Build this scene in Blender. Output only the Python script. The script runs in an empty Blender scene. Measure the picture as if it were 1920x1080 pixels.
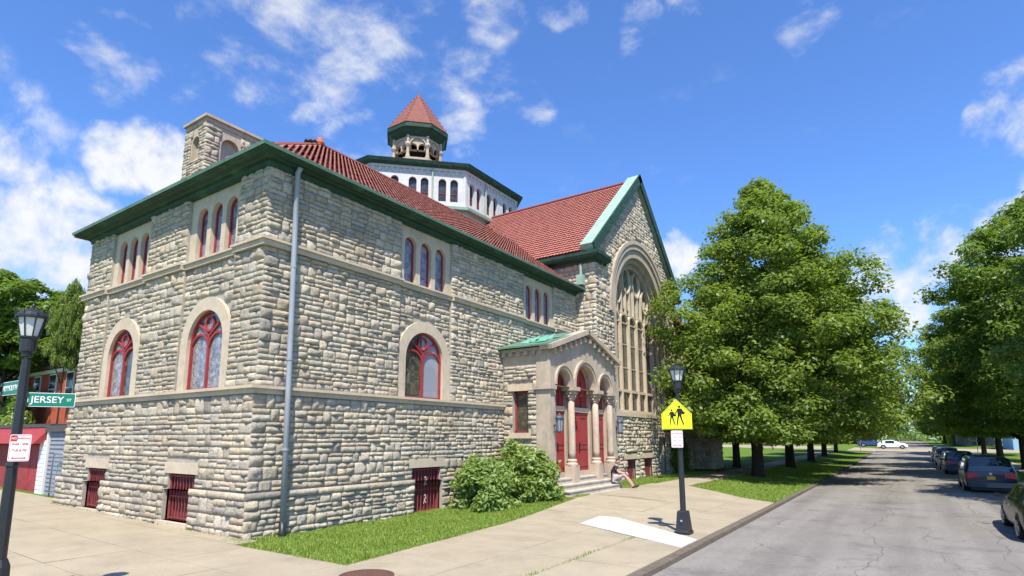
import bpy, bmesh, math, random
import numpy as np
from mathutils import Vector, Matrix

# ------------------------------------------------------------------ camera, sky, sun, exposure
scene = bpy.context.scene
COL = scene.collection
R = math.radians
FPX, CXP, CYP = 1079.6, 950.0, 646.0            # focal length and principal point for a 1920 px wide frame
PITCH, AZ, EYE = math.atan(175 / FPX), R(34.4), 2.5
FWD = np.array([-math.sin(AZ) * math.cos(PITCH), math.cos(AZ) * math.cos(PITCH), math.sin(PITCH)])
RGT = np.array([math.cos(AZ), math.sin(AZ), 0.0])
UPV = np.cross(RGT, FWD)
cam_data = bpy.data.cameras.new('camera')
cam = bpy.data.objects.new('camera', cam_data)
COL.objects.link(cam)
cam_data.sensor_width = 36.0
cam_data.lens = FPX / 1920 * 36
cam_data.shift_x = (960 - CXP) / 1920
cam_data.shift_y = (CYP - 540) / 1920
cam_data.clip_start = 0.1
cam_data.clip_end = 3000
m = Matrix(((RGT[0], UPV[0], -FWD[0], 0), (RGT[1], UPV[1], -FWD[1], 0), (RGT[2], UPV[2], -FWD[2], EYE), (0, 0, 0, 1)))
cam.matrix_world = m
scene.camera = cam

SUN_AZ, SUN_EL = R(36), R(58)                    # azimuth measured from -Y (south) towards +X (east)
sdir = Vector((math.sin(SUN_AZ) * math.cos(SUN_EL), -math.cos(SUN_AZ) * math.cos(SUN_EL), math.sin(SUN_EL)))
sun_data = bpy.data.lights.new('sun', 'SUN')
sun_data.energy = 5.0
sun_data.angle = R(0.53)
sun_data.color = (1.0, 0.92, 0.80)
sun = bpy.data.objects.new('sun', sun_data)
COL.objects.link(sun)
sun.rotation_euler = sdir.to_track_quat('Z', 'Y').to_euler()
sun.location = (20, -20, 60)

def nd(nt, typ, **kw):
    n = nt.nodes.new(typ)
    for k, v in kw.items():
        if k.startswith('_'):
            n.inputs[k[1:]].default_value = v
        else:
            setattr(n, k, v)
    return n
def mth(nt, op, a, b=None, c=None, clamp=False):
    n = nt.nodes.new('ShaderNodeMath'); n.operation = op; n.use_clamp = clamp
    for i, v in enumerate((a, b, c)):
        if v is None: continue
        if isinstance(v, (int, float)): n.inputs[i].default_value = v
        else: nt.links.new(v, n.inputs[i])
    return n.outputs[0]
def ramp(nt, fac, stops, interp='LINEAR'):
    n = nt.nodes.new('ShaderNodeValToRGB'); n.color_ramp.interpolation = interp
    cr = n.color_ramp
    while len(cr.elements) < len(stops): cr.elements.new(0.5)
    for e, (p, c) in zip(cr.elements, stops):
        e.position = p; e.color = (*c, 1) if len(c) == 3 else c
    nt.links.new(fac, n.inputs[0])
    return n.outputs[0]
def mix(nt, fac, a, b, mode='MIX'):
    n = nt.nodes.new('ShaderNodeMix'); n.data_type = 'RGBA'; n.blend_type = mode
    for idx, v in ((0, fac), (6, a), (7, b)):
        if isinstance(v, (int, float)): n.inputs[idx].default_value = v
        elif isinstance(v, tuple): n.inputs[idx].default_value = (*v, 1) if len(v) == 3 else v
        else: nt.links.new(v, n.inputs[idx])
    return n.outputs[2]

def pixdir(u, v):
    d = FWD + RGT * (u - CXP) / FPX - UPV * (v - CYP) / FPX
    return d / np.linalg.norm(d)

world = bpy.data.worlds.new('World')
scene.world = world
world.use_nodes = True
wt = world.node_tree
wt.nodes.clear()
sky = nd(wt, 'ShaderNodeTexSky')
sky.sky_type = 'NISHITA'; sky.sun_disc = False
sky.sun_elevation = SUN_EL
sky.sun_rotation = math.pi - SUN_AZ
sky.altitude = 200; sky.air_density = 1.0; sky.dust_density = 0.3; sky.ozone_density = 4.0
tc = nd(wt, 'ShaderNodeTexCoord')
nrm = nd(wt, 'ShaderNodeVectorMath', operation='NORMALIZE')
wt.links.new(tc.outputs['Generated'], nrm.inputs[0])
DIR = nrm.outputs[0]
nw = nd(wt, 'ShaderNodeTexNoise', _Scale=9.0, _Detail=5.0, _Roughness=.6)
wt.links.new(DIR, nw.inputs['Vector'])
nwv = nd(wt, 'ShaderNodeVectorMath', operation='MULTIPLY_ADD'); nwv.inputs[1].default_value = (.07, .07, .07)
wt.links.new(nw.outputs['Color'], nwv.inputs[0])
nws = nd(wt, 'ShaderNodeVectorMath', operation='SUBTRACT'); nws.inputs[1].default_value = (.035, .035, .035)
wt.links.new(DIR, nws.inputs[0]); wt.links.new(nws.outputs[0], nwv.inputs[2])
nwn = nd(wt, 'ShaderNodeVectorMath', operation='NORMALIZE'); wt.links.new(nwv.outputs[0], nwn.inputs[0])
DIRW = nwn.outputs[0]
sep = nd(wt, 'ShaderNodeSeparateXYZ'); wt.links.new(DIR, sep.inputs[0])
zz = mth(wt, 'ADD', mth(wt, 'MAXIMUM', sep.outputs[2], 0.0), 0.22)
px = mth(wt, 'DIVIDE', sep.outputs[0], zz); py = mth(wt, 'DIVIDE', sep.outputs[1], zz)
cmb = nd(wt, 'ShaderNodeCombineXYZ'); wt.links.new(px, cmb.inputs[0]); wt.links.new(py, cmb.inputs[1]); wt.links.new(sep.outputs[2], cmb.inputs[2])
n1 = nd(wt, 'ShaderNodeTexNoise', _Scale=8.0, _Detail=10.0, _Roughness=0.58, _Distortion=0.15)
wt.links.new(cmb.outputs[0], n1.inputs['Vector'])
n2 = nd(wt, 'ShaderNodeTexNoise', _Scale=12.0, _Detail=9.0, _Roughness=0.58, _Distortion=0.1)
wt.links.new(DIR, n2.inputs['Vector'])
n3 = nd(wt, 'ShaderNodeTexNoise', _Scale=1.6, _Detail=3.0)
wt.links.new(cmb.outputs[0], n3.inputs['Vector'])
def blob(u, v, rad):
    d = pixdir(u, v)
    dp = nd(wt, 'ShaderNodeVectorMath', operation='DOT_PRODUCT')
    wt.links.new(DIRW, dp.inputs[0]); dp.inputs[1].default_value = tuple(d)
    mr = nd(wt, 'ShaderNodeMapRange', interpolation_type='SMOOTHSTEP')
    mr.inputs['From Min'].default_value = math.cos(rad * 1.3); mr.inputs['From Max'].default_value = 1.0
    wt.links.new(dp.outputs['Value'], mr.inputs['Value'])
    return mr.outputs[0]
def cloud_layer(blobs, noise, amp, lo, hi):
    acc = None
    for b in blobs:
        o = blob(*b[:3])
        if len(b) > 3: o = mth(wt, 'MULTIPLY', o, b[3])
        acc = o if acc is None else mth(wt, 'MAXIMUM', acc, o)
    x = mth(wt, 'MULTIPLY_ADD', mth(wt, 'SUBTRACT', noise, .5), amp, acc)
    x = mth(wt, 'MULTIPLY', x, mth(wt, 'MINIMUM', mth(wt, 'MULTIPLY', acc, 5.0), 1.0))
    mr = nd(wt, 'ShaderNodeMapRange', interpolation_type='SMOOTHSTEP')
    mr.inputs['From Min'].default_value = lo; mr.inputs['From Max'].default_value = hi
    wt.links.new(x, mr.inputs['Value'])
    gate = nd(wt, 'ShaderNodeMapRange', interpolation_type='SMOOTHSTEP'); gate.inputs['From Max'].default_value = .55
    wt.links.new(acc, gate.inputs['Value'])
    return mth(wt, 'MULTIPLY', mr.outputs[0], gate.outputs[0])
wisp = cloud_layer([(560, 60, .11), (610, 120, .09), (690, 85, .08), (640, 20, .09), (800, 80, .06), (850, 155, .06), (865, 230, .06), (930, 35, .06), (410, 80, .055), (205, 105, .055), (260, 140, .035), (470, 150, .05, .8),
                    (1200, 58, .04), (1505, 50, .042), (690, 255, .055), (640, 265, .05), (1050, 5, .04), (1280, 8, .025), (980, 190, .06, .8), (1655, 435, .018), (740, 110, .07), (320, 140, .05, .6)],
                   n1.outputs[0], 5.2, 0.45, 2.3)
puff = cloud_layer([(60, 470, .10), (140, 450, .07), (-40, 470, .14), (235, 290, .055), (290, 305, .055), (325, 325, .045), (15, 300, .05), (90, 370, .05, .8), (130, 400, .05, .9), (1680, 520, .075), (1735, 490, .06), (1640, 550, .05), (1700, 570, .06),
                    (1860, 235, .035), (1905, 215, .045), (1960, 210, .07), (1265, 480, .04), (2300, 500, .25), (-500, 420, .3)],
                   n2.outputs[0], 3.8, 0.25, 1.35)
faint = nd(wt, 'ShaderNodeMapRange', interpolation_type='SMOOTHSTEP')
faint.inputs['From Min'].default_value = .66; faint.inputs['From Max'].default_value = 1.05
wt.links.new(mth(wt, 'ADD', n1.outputs[0], mth(wt, 'MULTIPLY', n3.outputs[0], .12)), faint.inputs['Value'])
cl = mth(wt, 'MAXIMUM', mth(wt, 'MAXIMUM', mth(wt, 'MULTIPLY', wisp, 0.85), mth(wt, 'MULTIPLY', puff, 0.95)), mth(wt, 'MULTIPLY', faint.outputs[0], .3))
shade = ramp(wt, n2.outputs[0], [(0.36, (4.6, 4.9, 5.4)), (0.6, (6.2, 6.25, 6.3))])
skyc = mix(wt, 1.0, sky.outputs[0], (0.90, 1.22, 1.68), 'MULTIPLY')
skyl = mix(wt, cl, skyc, shade)
bg = nd(wt, 'ShaderNodeBackground', _Strength=0.1)
wt.links.new(skyl, bg.inputs[0])
wo = nd(wt, 'ShaderNodeOutputWorld'); wt.links.new(bg.outputs[0], wo.inputs[0])

vs = scene.view_settings
vs.view_transform = 'Standard'; vs.look = 'None'; vs.exposure = 0.68; vs.gamma = 1.0; vs.use_curve_mapping = False
scene.cycles.max_bounces = 6; scene.cycles.diffuse_bounces = 2; scene.cycles.glossy_bounces = 3
scene.cycles.transmission_bounces = 4; scene.cycles.transparent_max_bounces = 6
scene.cycles.use_denoising = True

# ------------------------------------------------------------------ helpers
rng = np.random.default_rng(7)
rnd = random.Random(11)

def project(p):
    d = np.asarray(p, float) - np.array([0, 0, EYE]); z = d @ FWD
    return CXP + FPX * (d @ RGT) / z, CYP - FPX * (d @ UPV) / z, z

def smooth01(t):
    t = np.clip(t, 0, 1); return t * t * (3 - 2 * t)
def gz(x, y):
    a = .25 * smooth01((y - 14) / 7) * smooth01((-5.5 - x) / 4)
    b = 1.3 * (1 - np.exp(-(np.maximum(0, y - 40) / 95) ** 2))
    c = np.minimum(.25, .0125 * np.maximum(0, -13.6 - x))
    return float(a + b + c) if np.isscalar(x) and np.isscalar(y) else a + b + c

def tag(o, label=None, cat=None, group=None, kind=None):
    if label: o['label'] = label
    if cat: o['category'] = cat
    if group: o['group'] = group
    if kind: o['kind'] = kind
    return o
def empty(name, loc=(0, 0, 0), rz=0.0):
    o = bpy.data.objects.new(name, None); COL.objects.link(o)
    o.location = loc; o.rotation_euler = (0, 0, rz); o.empty_display_size = .2
    return o
def link_mesh(name, me, mat, parent=None):
    o = bpy.data.objects.new(name, me); COL.objects.link(o)
    if mat is not None and len(me.materials) == 0: me.materials.append(mat)
    if parent is not None: o.parent = parent
    return o
def copy_tree(o, parent=None):
    c = o.copy(); COL.objects.link(c); c.parent = parent
    for ch in list(o.children): copy_tree(ch, c)
    return c

class MB:
    def __init__(s): s.v = []; s.f = []
    def add(s, vs_, fs_):
        b = len(s.v); s.v.extend([tuple(map(float, p)) for p in vs_]); s.f.extend([tuple(i + b for i in f) for f in fs_]); return s
    def quad(s, *p): return s.add(p, [tuple(range(len(p)))])
    def box(s, x0, y0, z0, x1, y1, z1):
        x0, x1 = min(x0, x1), max(x0, x1); y0, y1 = min(y0, y1), max(y0, y1); z0, z1 = min(z0, z1), max(z0, z1)
        return s.add([(x0, y0, z0), (x1, y0, z0), (x1, y1, z0), (x0, y1, z0), (x0, y0, z1), (x1, y0, z1), (x1, y1, z1), (x0, y1, z1)],
                     [(0, 3, 2, 1), (4, 5, 6, 7), (0, 1, 5, 4), (1, 2, 6, 5), (2, 3, 7, 6), (3, 0, 4, 7)])
    def hexa(s, p):   # 8 points: bottom ring then top ring
        return s.add(p, [(0, 3, 2, 1), (4, 5, 6, 7), (0, 1, 5, 4), (1, 2, 6, 5), (2, 3, 7, 6), (3, 0, 4, 7)])
    def prism(s, a, b):   # two matching polygons
        n = len(a)
        return s.add(list(a) + list(b), [tuple(range(n))[::-1], tuple(range(n, 2 * n))] + [(i, (i + 1) % n, n + (i + 1) % n, n + i) for i in range(n)])
    def tube(s, pts, rad, n=8, cap=True):
        pts = [Vector(p) for p in pts]
        if not hasattr(rad, '__len__'): rad = [rad] * len(pts)
        rings = []
        ref = None
        for i, p in enumerate(pts):
            t = (pts[min(i + 1, len(pts) - 1)] - pts[max(i - 1, 0)]).normalized()
            if ref is None: ref = Vector((1, 0, 0)) if abs(t.x) < .8 else Vector((0, 1, 0))
            a = (ref - t * ref.dot(t)).normalized(); ref = a; b = t.cross(a)
            rings.append([p + (a * math.cos(2 * math.pi * k / n) + b * math.sin(2 * math.pi * k / n)) * rad[i] for k in range(n)])
        vs_ = [q for r_ in rings for q in r_]; fs = []
        for i in range(len(rings) - 1):
            for k in range(n):
                fs.append((i * n + k, i * n + (k + 1) % n, (i + 1) * n + (k + 1) % n, (i + 1) * n + k))
        if cap: fs += [tuple(range(n))[::-1], tuple(range((len(rings) - 1) * n, len(rings) * n))]
        return s.add(vs_, fs)
    def lathe(s, prof, c=(0, 0, 0), n=12, rot=0.0, axis='z', cap=True):
        vs_ = []
        for r_, z in prof:
            for k in range(n):
                a = 2 * math.pi * k / n + rot
                if axis == 'z': vs_.append((c[0] + r_ * math.cos(a), c[1] + r_ * math.sin(a), c[2] + z))
                elif axis == 'x': vs_.append((c[0] + z, c[1] + r_ * math.cos(a), c[2] + r_ * math.sin(a)))
                else: vs_.append((c[0] + r_ * math.sin(a), c[1] + z, c[2] + r_ * math.cos(a)))
        fs = []
        for i in range(len(prof) - 1):
            for k in range(n):
                fs.append((i * n + k, i * n + (k + 1) % n, (i + 1) * n + (k + 1) % n, (i + 1) * n + k))
        if cap: fs += [tuple(range(n))[::-1], tuple(range((len(prof) - 1) * n, len(prof) * n))]
        return s.add(vs_, fs)
    def build(s, name, mat, parent=None, smooth=False, fix=True):
        me = bpy.data.meshes.new(name)
        me.from_pydata(s.v, [], s.f)
        if fix and len(s.f) < 60000:
            bm = bmesh.new(); bm.from_mesh(me); bmesh.ops.recalc_face_normals(bm, faces=bm.faces); bm.to_mesh(me); bm.free()
        if smooth: me.polygons.foreach_set('use_smooth', [True] * len(me.polygons))
        me.update()
        return link_mesh(name, me, mat, parent)

def np_mesh(name, V, F, mat, parent=None, tint=None, smooth=False):
    """V (n,3), F (m,k) with one k"""
    me = bpy.data.meshes.new(name)
    V = np.asarray(V, np.float32); F = np.asarray(F, np.int32); k = F.shape[1]
    me.vertices.add(len(V)); me.vertices.foreach_set('co', V.ravel())
    me.loops.add(F.size); me.loops.foreach_set('vertex_index', F.ravel())
    me.polygons.add(len(F)); me.polygons.foreach_set('loop_start', np.arange(0, F.size, k, dtype=np.int32))
    me.polygons.foreach_set('loop_total', np.full(len(F), k, np.int32))
    if smooth: me.polygons.foreach_set('use_smooth', np.ones(len(F), bool))
    if tint is not None:
        at = me.attributes.new('tint', 'FLOAT_COLOR', 'POINT')
        c = np.ones((len(V), 4), np.float32); c[:, :3] = tint
        at.data.foreach_set('color', c.ravel())
    me.update(calc_edges=True); me.validate()
    return link_mesh(name, me, mat, parent)

# ------------------------------------------------------------------ materials
MAT = {}
def pbr(name, col, rough=.8, spec=.3, metal=0.0, noise=None, bump=None, vary=.25, tint=False, extra=None, coat=0.0):
    """noise: (scale, dark colour factor) blotches ; bump: (scale, strength, distance)"""
    mt = bpy.data.materials.new(name); mt.use_nodes = True
    nt = mt.node_tree; b = nt.nodes['Principled BSDF']
    b.inputs['Roughness'].default_value = rough
    b.inputs['Specular IOR Level'].default_value = spec
    b.inputs['Metallic'].default_value = metal
    b.inputs['Coat Weight'].default_value = coat
    tcn = nd(nt, 'ShaderNodeTexCoord'); geo = nd(nt, 'ShaderNodeNewGeometry')
    P = geo.outputs['Position']
    if tint:
        at = nd(nt, 'ShaderNodeAttribute', attribute_name='tint'); c = at.outputs['Color']
    else:
        rgb = nd(nt, 'ShaderNodeRGB'); rgb.outputs[0].default_value = (*col, 1); c = rgb.outputs[0]
    if noise:
        for sc, amt in noise:
            n = nd(nt, 'ShaderNodeTexNoise', _Scale=sc, _Detail=6.0, _Roughness=.65)
            nt.links.new(P, n.inputs['Vector'])
            f = ramp(nt, n.outputs[0], [(.3, (1 - amt,) * 3), (.5, (1, 1, 1)), (.72, (1 + amt * .6,) * 3)])
            c = mix(nt, 1.0, c, f, 'MULTIPLY')
    if extra: c = extra(nt, c, P)
    nt.links.new(c, b.inputs['Base Color'])
    if bump:
        n = nd(nt, 'ShaderNodeTexNoise', _Scale=bump[0], _Detail=6.0, _Roughness=.7)
        nt.links.new(P, n.inputs['Vector'])
        bp = nd(nt, 'ShaderNodeBump', _Strength=bump[1], _Distance=bump[2])
        nt.links.new(n.outputs[0], bp.inputs['Height']); nt.links.new(bp.outputs[0], b.inputs['Normal'])
    MAT[name] = mt
    return mt

def streaks(col, sc=(3, 3, .35), lo=.52, hi=.75, amt=.7):
    def f(nt, c, P):
        mp = nd(nt, 'ShaderNodeMapping'); mp.inputs['Scale'].default_value = sc
        nt.links.new(P, mp.inputs[0])
        n = nd(nt, 'ShaderNodeTexNoise', _Scale=1.0, _Detail=7.0, _Roughness=.65); nt.links.new(mp.outputs[0], n.inputs['Vector'])
        k = nd(nt, 'ShaderNodeMapRange'); k.inputs['From Min'].default_value = lo; k.inputs['From Max'].default_value = hi
        k.inputs['To Max'].default_value = amt
        nt.links.new(n.outputs[0], k.inputs['Value'])
        return mix(nt, k.outputs[0], c, col)
    return f

pbr('stone', (.4, .37, .31), .92, .15, tint=True, noise=[(13, .3), (.55, .16)], bump=(22, 1.0, .06), extra=streaks((.20, .185, .16), (.9, .9, .3), .54, .78, .6))
pbr('mortar', (.37, .335, .275), .95, .1, noise=[(6, .25)], bump=(30, .4, .02))
pbr('limestone', (.51, .425, .31), .85, .2, noise=[(5, .14), (.8, .15)], bump=(40, .2, .01), extra=streaks((.28, .24, .19), (2.2, 2.2, .5), .58, .82, .5))
pbr('sandstone', (.44, .365, .28), .85, .2, noise=[(5, .14), (.8, .2)], bump=(40, .25, .01), extra=streaks((.19, .175, .15), (2, 2, .5), .5, .78, .7))
pbr('copper_dark', (.02, .058, .04), .6, .3, noise=[(3, .35)], bump=(20, .2, .01), extra=streaks((.07, .19, .12), (1.2, 1.2, 6), .55, .75, .7))
pbr('copper_lip', (.115, .20, .145), .65, .3, noise=[(3, .25)], extra=streaks((.05, .13, .09), (1.2, 1.2, 4), .5, .72, .7))
pbr('copper_pale', (.27, .385, .31), .7, .25, noise=[(2.5, .18)], bump=(15, .15, .01), extra=streaks((.13, .25, .18), (1.5, 1.5, 3), .52, .75, .5))
pbr('tile', (.27, .065, .045), .7, .3, tint=True, noise=[(2.2, .22), (14, .2)])
pbr('tile_deck', (.24, .08, .064), .85, .2, noise=[(6, .3)])
pbr('tile_cone', (.20, .078, .06), .8, .2, noise=[(3, .25)], bump=(18, .5, .03))
pbr('red_paint', (.28, .038, .04), .55, .35, noise=[(4, .2)], bump=(30, .15, .005))
pbr('red_grille', (.25, .055, .055), .6, .3, noise=[(9, .3)])
pbr('red_board', (.17, .045, .042), .8, .2, noise=[(7, .4)])
pbr('white_paint', (.52, .515, .505), .7, .25, noise=[(4, .12)], extra=streaks((.36, .34, .31), (1.2, 1.2, .5), .52, .72, .6))
pbr('pipe_paint', (.27, .30, .33), .45, .5, noise=[(2, .12)])
pbr('black_iron', (.018, .019, .021), .45, .5, noise=[(18, .3)], bump=(40, .2, .004))
pbr('concrete', (.335, .288, .205), .9, .2, noise=[(1.2, .14), (.35, .16), (40, .22)], bump=(60, .3, .006), extra=streaks((.30, .25, .19), (.6, .6, .6), .55, .75, .4))
pbr('concrete_white', (.54, .53, .505), .85, .2, noise=[(3, .1), (.8, .08), (25, .12)], bump=(60, .2, .004))
pbr('kerb_stone', (.14, .115, .09), .92, .15, noise=[(5, .3)], bump=(30, .4, .01))
pbr('step_stone', (.48, .43, .36), .9, .2, noise=[(3, .2)], bump=(40, .3, .008), extra=streaks((.24, .22, .2), (1, 1, 2), .5, .75, .5))
pbr('soil', (.06, .045, .03), .95, .1, noise=[(6, .4)], bump=(20, .6, .03))
pbr('bark', (.055, .042, .032), .95, .1, noise=[(7, .4)], bump=(16, .9, .05))
pbr('brick_red', (.40, .095, .055), .9, .15, noise=[(3, .25)])
pbr('brick_dark', (.11, .06, .045), .9, .15, noise=[(4, .3)])
pbr('garage_red', (.30, .045, .045), .7, .25, noise=[(3, .25)])
pbr('siding_grey', (.22, .24, .27), .7, .25, noise=[(2, .15)])
pbr('siding_white', (.66, .66, .64), .7, .25, noise=[(2, .1)])
pbr('siding_blue', (.24, .42, .55), .7, .25)
pbr('roof_shingle', (.09, .085, .085), .95, .1, noise=[(8, .3)])
pbr('rust_iron', (.11, .055, .04), .8, .3, noise=[(20, .4)], bump=(60, .4, .006))
pbr('sign_green', (.006, .17, .10), .45, .4)
pbr('sign_white', (.75, .75, .74), .5, .4)
pbr('sign_red', (.55, .03, .03), .5, .4)
pbr('sign_yellow', (.78, .86, .02), .45, .4)
pbr('sign_black', (.012, .012, .012), .6, .3)
pbr('plate_yellow', (.65, .36, .03), .5, .4)
pbr('rubber', (.018, .018, .018), .85, .2)
pbr('alloy', (.42, .42, .43), .35, .5, metal=.8)
pbr('tail_red', (.6, .006, .01), .3, .5)
pbr('plastic_black', (.012, .012, .013), .5, .4)
pbr('car_glass', (.012, .016, .018), .04, .9)
for nme, c in (('paint_navy', (.005, .010, .030)), ('paint_slate', (.02, .03, .07)), ('paint_black', (.008, .009, .010)), ('paint_white', (.72, .73, .74)), ('paint_grey', (.06, .075, .08)), ('paint_blue', (.03, .06, .16))):
    pbr(nme, c, .38, .4, coat=.4)
pbr('skin', (.44, .28, .21), .6, .35)
pbr('shirt', (.035, .03, .05), .9, .1)
pbr('shorts', (.44, .37, .36), .9, .1)
pbr('shoe', (.035, .03, .02), .7, .3)
pbr('hair', (.12, .05, .03), .8, .2)
pbr('dark_void', (.012, .012, .012), .9, .1)
pbr('lamp_glass', (.62, .62, .58), .25, .5)
pbr('lantern_iron', (.05, .06, .08), .5, .4)
pbr('lantern_glass', (.22, .25, .29), .15, .6)
pbr('terracotta', (.42, .13, .06), .8, .2)

def grass_extra(nt, c, P):
    n = nd(nt, 'ShaderNodeTexNoise', _Scale=.9, _Detail=5.0, _Roughness=.6); nt.links.new(P, n.inputs['Vector'])
    return mix(nt, 1.0, c, ramp(nt, n.outputs[0], [(.3, (.7, .8, .6)), (.55, (1, 1, 1)), (.75, (1.35, 1.15, .9))]), 'MULTIPLY')
pbr('ground_grass', (.115, .185, .03), .95, .1, noise=[(14, .35), (.12, .2)], bump=(30, .8, .05), extra=grass_extra)

def asphalt_extra(nt, c, P):
    v = nd(nt, 'ShaderNodeTexVoronoi', feature='DISTANCE_TO_EDGE', _Scale=.33)
    n = nd(nt, 'ShaderNodeTexNoise', _Scale=1.3, _Detail=6.0); nt.links.new(P, n.inputs['Vector'])
    vm = nd(nt, 'ShaderNodeVectorMath', operation='MULTIPLY_ADD'); vm.inputs[1].default_value = (.9, .9, .9)
    nt.links.new(n.outputs['Color'], vm.inputs[0]); nt.links.new(P, vm.inputs[2]); nt.links.new(vm.outputs[0], v.inputs['Vector'])
    k = ramp(nt, v.outputs[0], [(.0, (.6,) * 3), (.006, (.8,) * 3), (.010, (1, 1, 1))])
    n4 = nd(nt, 'ShaderNodeTexNoise', _Scale=.25, _Detail=2.0); nt.links.new(P, n4.inputs['Vector'])
    gate = ramp(nt, n4.outputs[0], [(.46, (0, 0, 0)), (.56, (1, 1, 1))])
    c2 = mix(nt, gate, c, mix(nt, 1.0, c, k, 'MULTIPLY'))
    mp = nd(nt, 'ShaderNodeMapping'); mp.inputs['Scale'].default_value = (1.1, .05, 1)
    nt.links.new(P, mp.inputs[0])
    n5 = nd(nt, 'ShaderNodeTexNoise', _Scale=1.0, _Detail=5.0); nt.links.new(mp.outputs[0], n5.inputs['Vector'])
    sp = nd(nt, 'ShaderNodeSeparateXYZ'); nt.links.new(P, sp.inputs[0])
    n6 = nd(nt, 'ShaderNodeTexNoise', _Scale=.35, _Detail=4.0); nt.links.new(P, n6.inputs['Vector'])
    for off_, wid in ((-.9, .02), (1.7, .014)):
        dd = mth(nt, 'ABSOLUTE', mth(nt, 'SUBTRACT', mth(nt, 'MULTIPLY_ADD', n6.outputs[0], 1.6, sp.outputs[0]), off_ + .8))
        k2 = nd(nt, 'ShaderNodeMapRange'); k2.inputs['From Min'].default_value = wid * .5; k2.inputs['From Max'].default_value = wid; k2.inputs['To Min'].default_value = .62; k2.inputs['To Max'].default_value = 1.0
        nt.links.new(dd, k2.inputs['Value']); cc = nd(nt, 'ShaderNodeCombineColor')
        for q_ in range(3): nt.links.new(k2.outputs[0], cc.inputs[q_])
        c2 = mix(nt, 1.0, c2, cc.outputs[0], 'MULTIPLY')
    n7 = nd(nt, 'ShaderNodeTexNoise', _Scale=.7, _Detail=7.0, _Roughness=.7); nt.links.new(P, n7.inputs['Vector'])
    c2 = mix(nt, 1.0, c2, ramp(nt, n7.outputs[0], [(.36, (.78,) * 3), (.46, (1,) * 3), (.7, (1.06,) * 3)]), 'MULTIPLY')
    return mix(nt, 1.0, c2, ramp(nt, n5.outputs[0], [(.35, (.84,) * 3), (.6, (1.08,) * 3)]), 'MULTIPLY')
pbr('asphalt', (.21, .197, .178), .93, .2, noise=[(45, .35), (9, .12), (.5, .12)], bump=(120, .6, .01), extra=asphalt_extra)

def leaf_mat(name, a, b, trans=.35):
    mt = bpy.data.materials.new(name); mt.use_nodes = True; nt = mt.node_tree; nt.nodes.clear()
    at = nd(nt, 'ShaderNodeAttribute', attribute_name='tint')
    oi = nd(nt, 'ShaderNodeObjectInfo')
    c = mix(nt, at.outputs['Fac'], a, b)
    c = mix(nt, 1.0, c, ramp(nt, oi.outputs['Random'], [(0, (.85, .92, .9)), (1, (1.1, 1.06, 1.0))]), 'MULTIPLY')
    df = nd(nt, 'ShaderNodeBsdfDiffuse'); tr = nd(nt, 'ShaderNodeBsdfTranslucent'); gl = nd(nt, 'ShaderNodeBsdfGlossy', _Roughness=.45)
    nt.links.new(c, df.inputs[0])
    nt.links.new(mix(nt, 1.0, c, (1.25, 1.25, .5), 'MULTIPLY'), tr.inputs[0])
    gl.inputs[0].default_value = (.9, .95, .9, 1)
    ms = nd(nt, 'ShaderNodeMixShader', _0=trans) if False else nt.nodes.new('ShaderNodeMixShader')
    ms.inputs[0].default_value = trans
    nt.links.new(df.outputs[0], ms.inputs[1]); nt.links.new(tr.outputs[0], ms.inputs[2])
    m2 = nt.nodes.new('ShaderNodeMixShader'); m2.inputs[0].default_value = .018
    nt.links.new(ms.outputs[0], m2.inputs[1]); nt.links.new(gl.outputs[0], m2.inputs[2])
    out = nd(nt, 'ShaderNodeOutputMaterial'); nt.links.new(m2.outputs[0], out.inputs[0])
    MAT[name] = mt
leaf_mat('leaf', (.11, .18, .036), (.26, .35, .08), .52)
leaf_mat('leaf_bush', (.16, .25, .05), (.42, .52, .2), .5)
leaf_mat('leaf_red', (.16, .03, .02), (.30, .10, .03))
leaf_mat('blade', (.14, .24, .03), (.37, .44, .10), .4)

def glass_mat(name, cols, scale, rough=.12, spec=.6, lead=.25):
    mt = bpy.data.materials.new(name); mt.use_nodes = True; nt = mt.node_tree; b = nt.nodes['Principled BSDF']
    geo = nd(nt, 'ShaderNodeNewGeometry')
    v = nd(nt, 'ShaderNodeTexVoronoi', feature='F1', distance='CHEBYCHEV', _Scale=scale); nt.links.new(geo.outputs['Position'], v.inputs['Vector'])
    s = nd(nt, 'ShaderNodeSeparateColor'); nt.links.new(v.outputs['Color'], s.inputs[0])
    k = len(cols) - 1
    c = ramp(nt, s.outputs[0], [(i / k, cc) for i, cc in enumerate(cols)], 'CONSTANT' if False else 'LINEAR')
    v2 = nd(nt, 'ShaderNodeTexVoronoi', feature='DISTANCE_TO_EDGE', _Scale=scale); nt.links.new(geo.outputs['Position'], v2.inputs['Vector'])
    e = ramp(nt, v2.outputs[0], [(.0, (lead,) * 3), (.05, (1, 1, 1))])
    c = mix(nt, 1.0, c, e, 'MULTIPLY')
    nt.links.new(c, b.inputs['Base Color'])
    n = nd(nt, 'ShaderNodeTexNoise', _Scale=2.0, _Detail=2.0); nt.links.new(geo.outputs['Position'], n.inputs['Vector'])
    bp = nd(nt, 'ShaderNodeBump', _Strength=.15, _Distance=.05); nt.links.new(n.outputs[0], bp.inputs['Height']); nt.links.new(bp.outputs[0], b.inputs['Normal'])
    b.inputs['Roughness'].default_value = rough; b.inputs['Specular IOR Level'].default_value = spec
    MAT[name] = mt
glass_mat('stained_pale', [(.17, .18, .20), (.30, .31, .33), (.22, .19, .14), (.36, .37, .39), (.12, .12, .14), (.27, .26, .25)], 8.5, .18, .55, .3)
glass_mat('stained_dark', [(.05, .045, .03), (.12, .11, .075), (.03, .03, .035), (.16, .14, .09)], 5.0)
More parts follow.
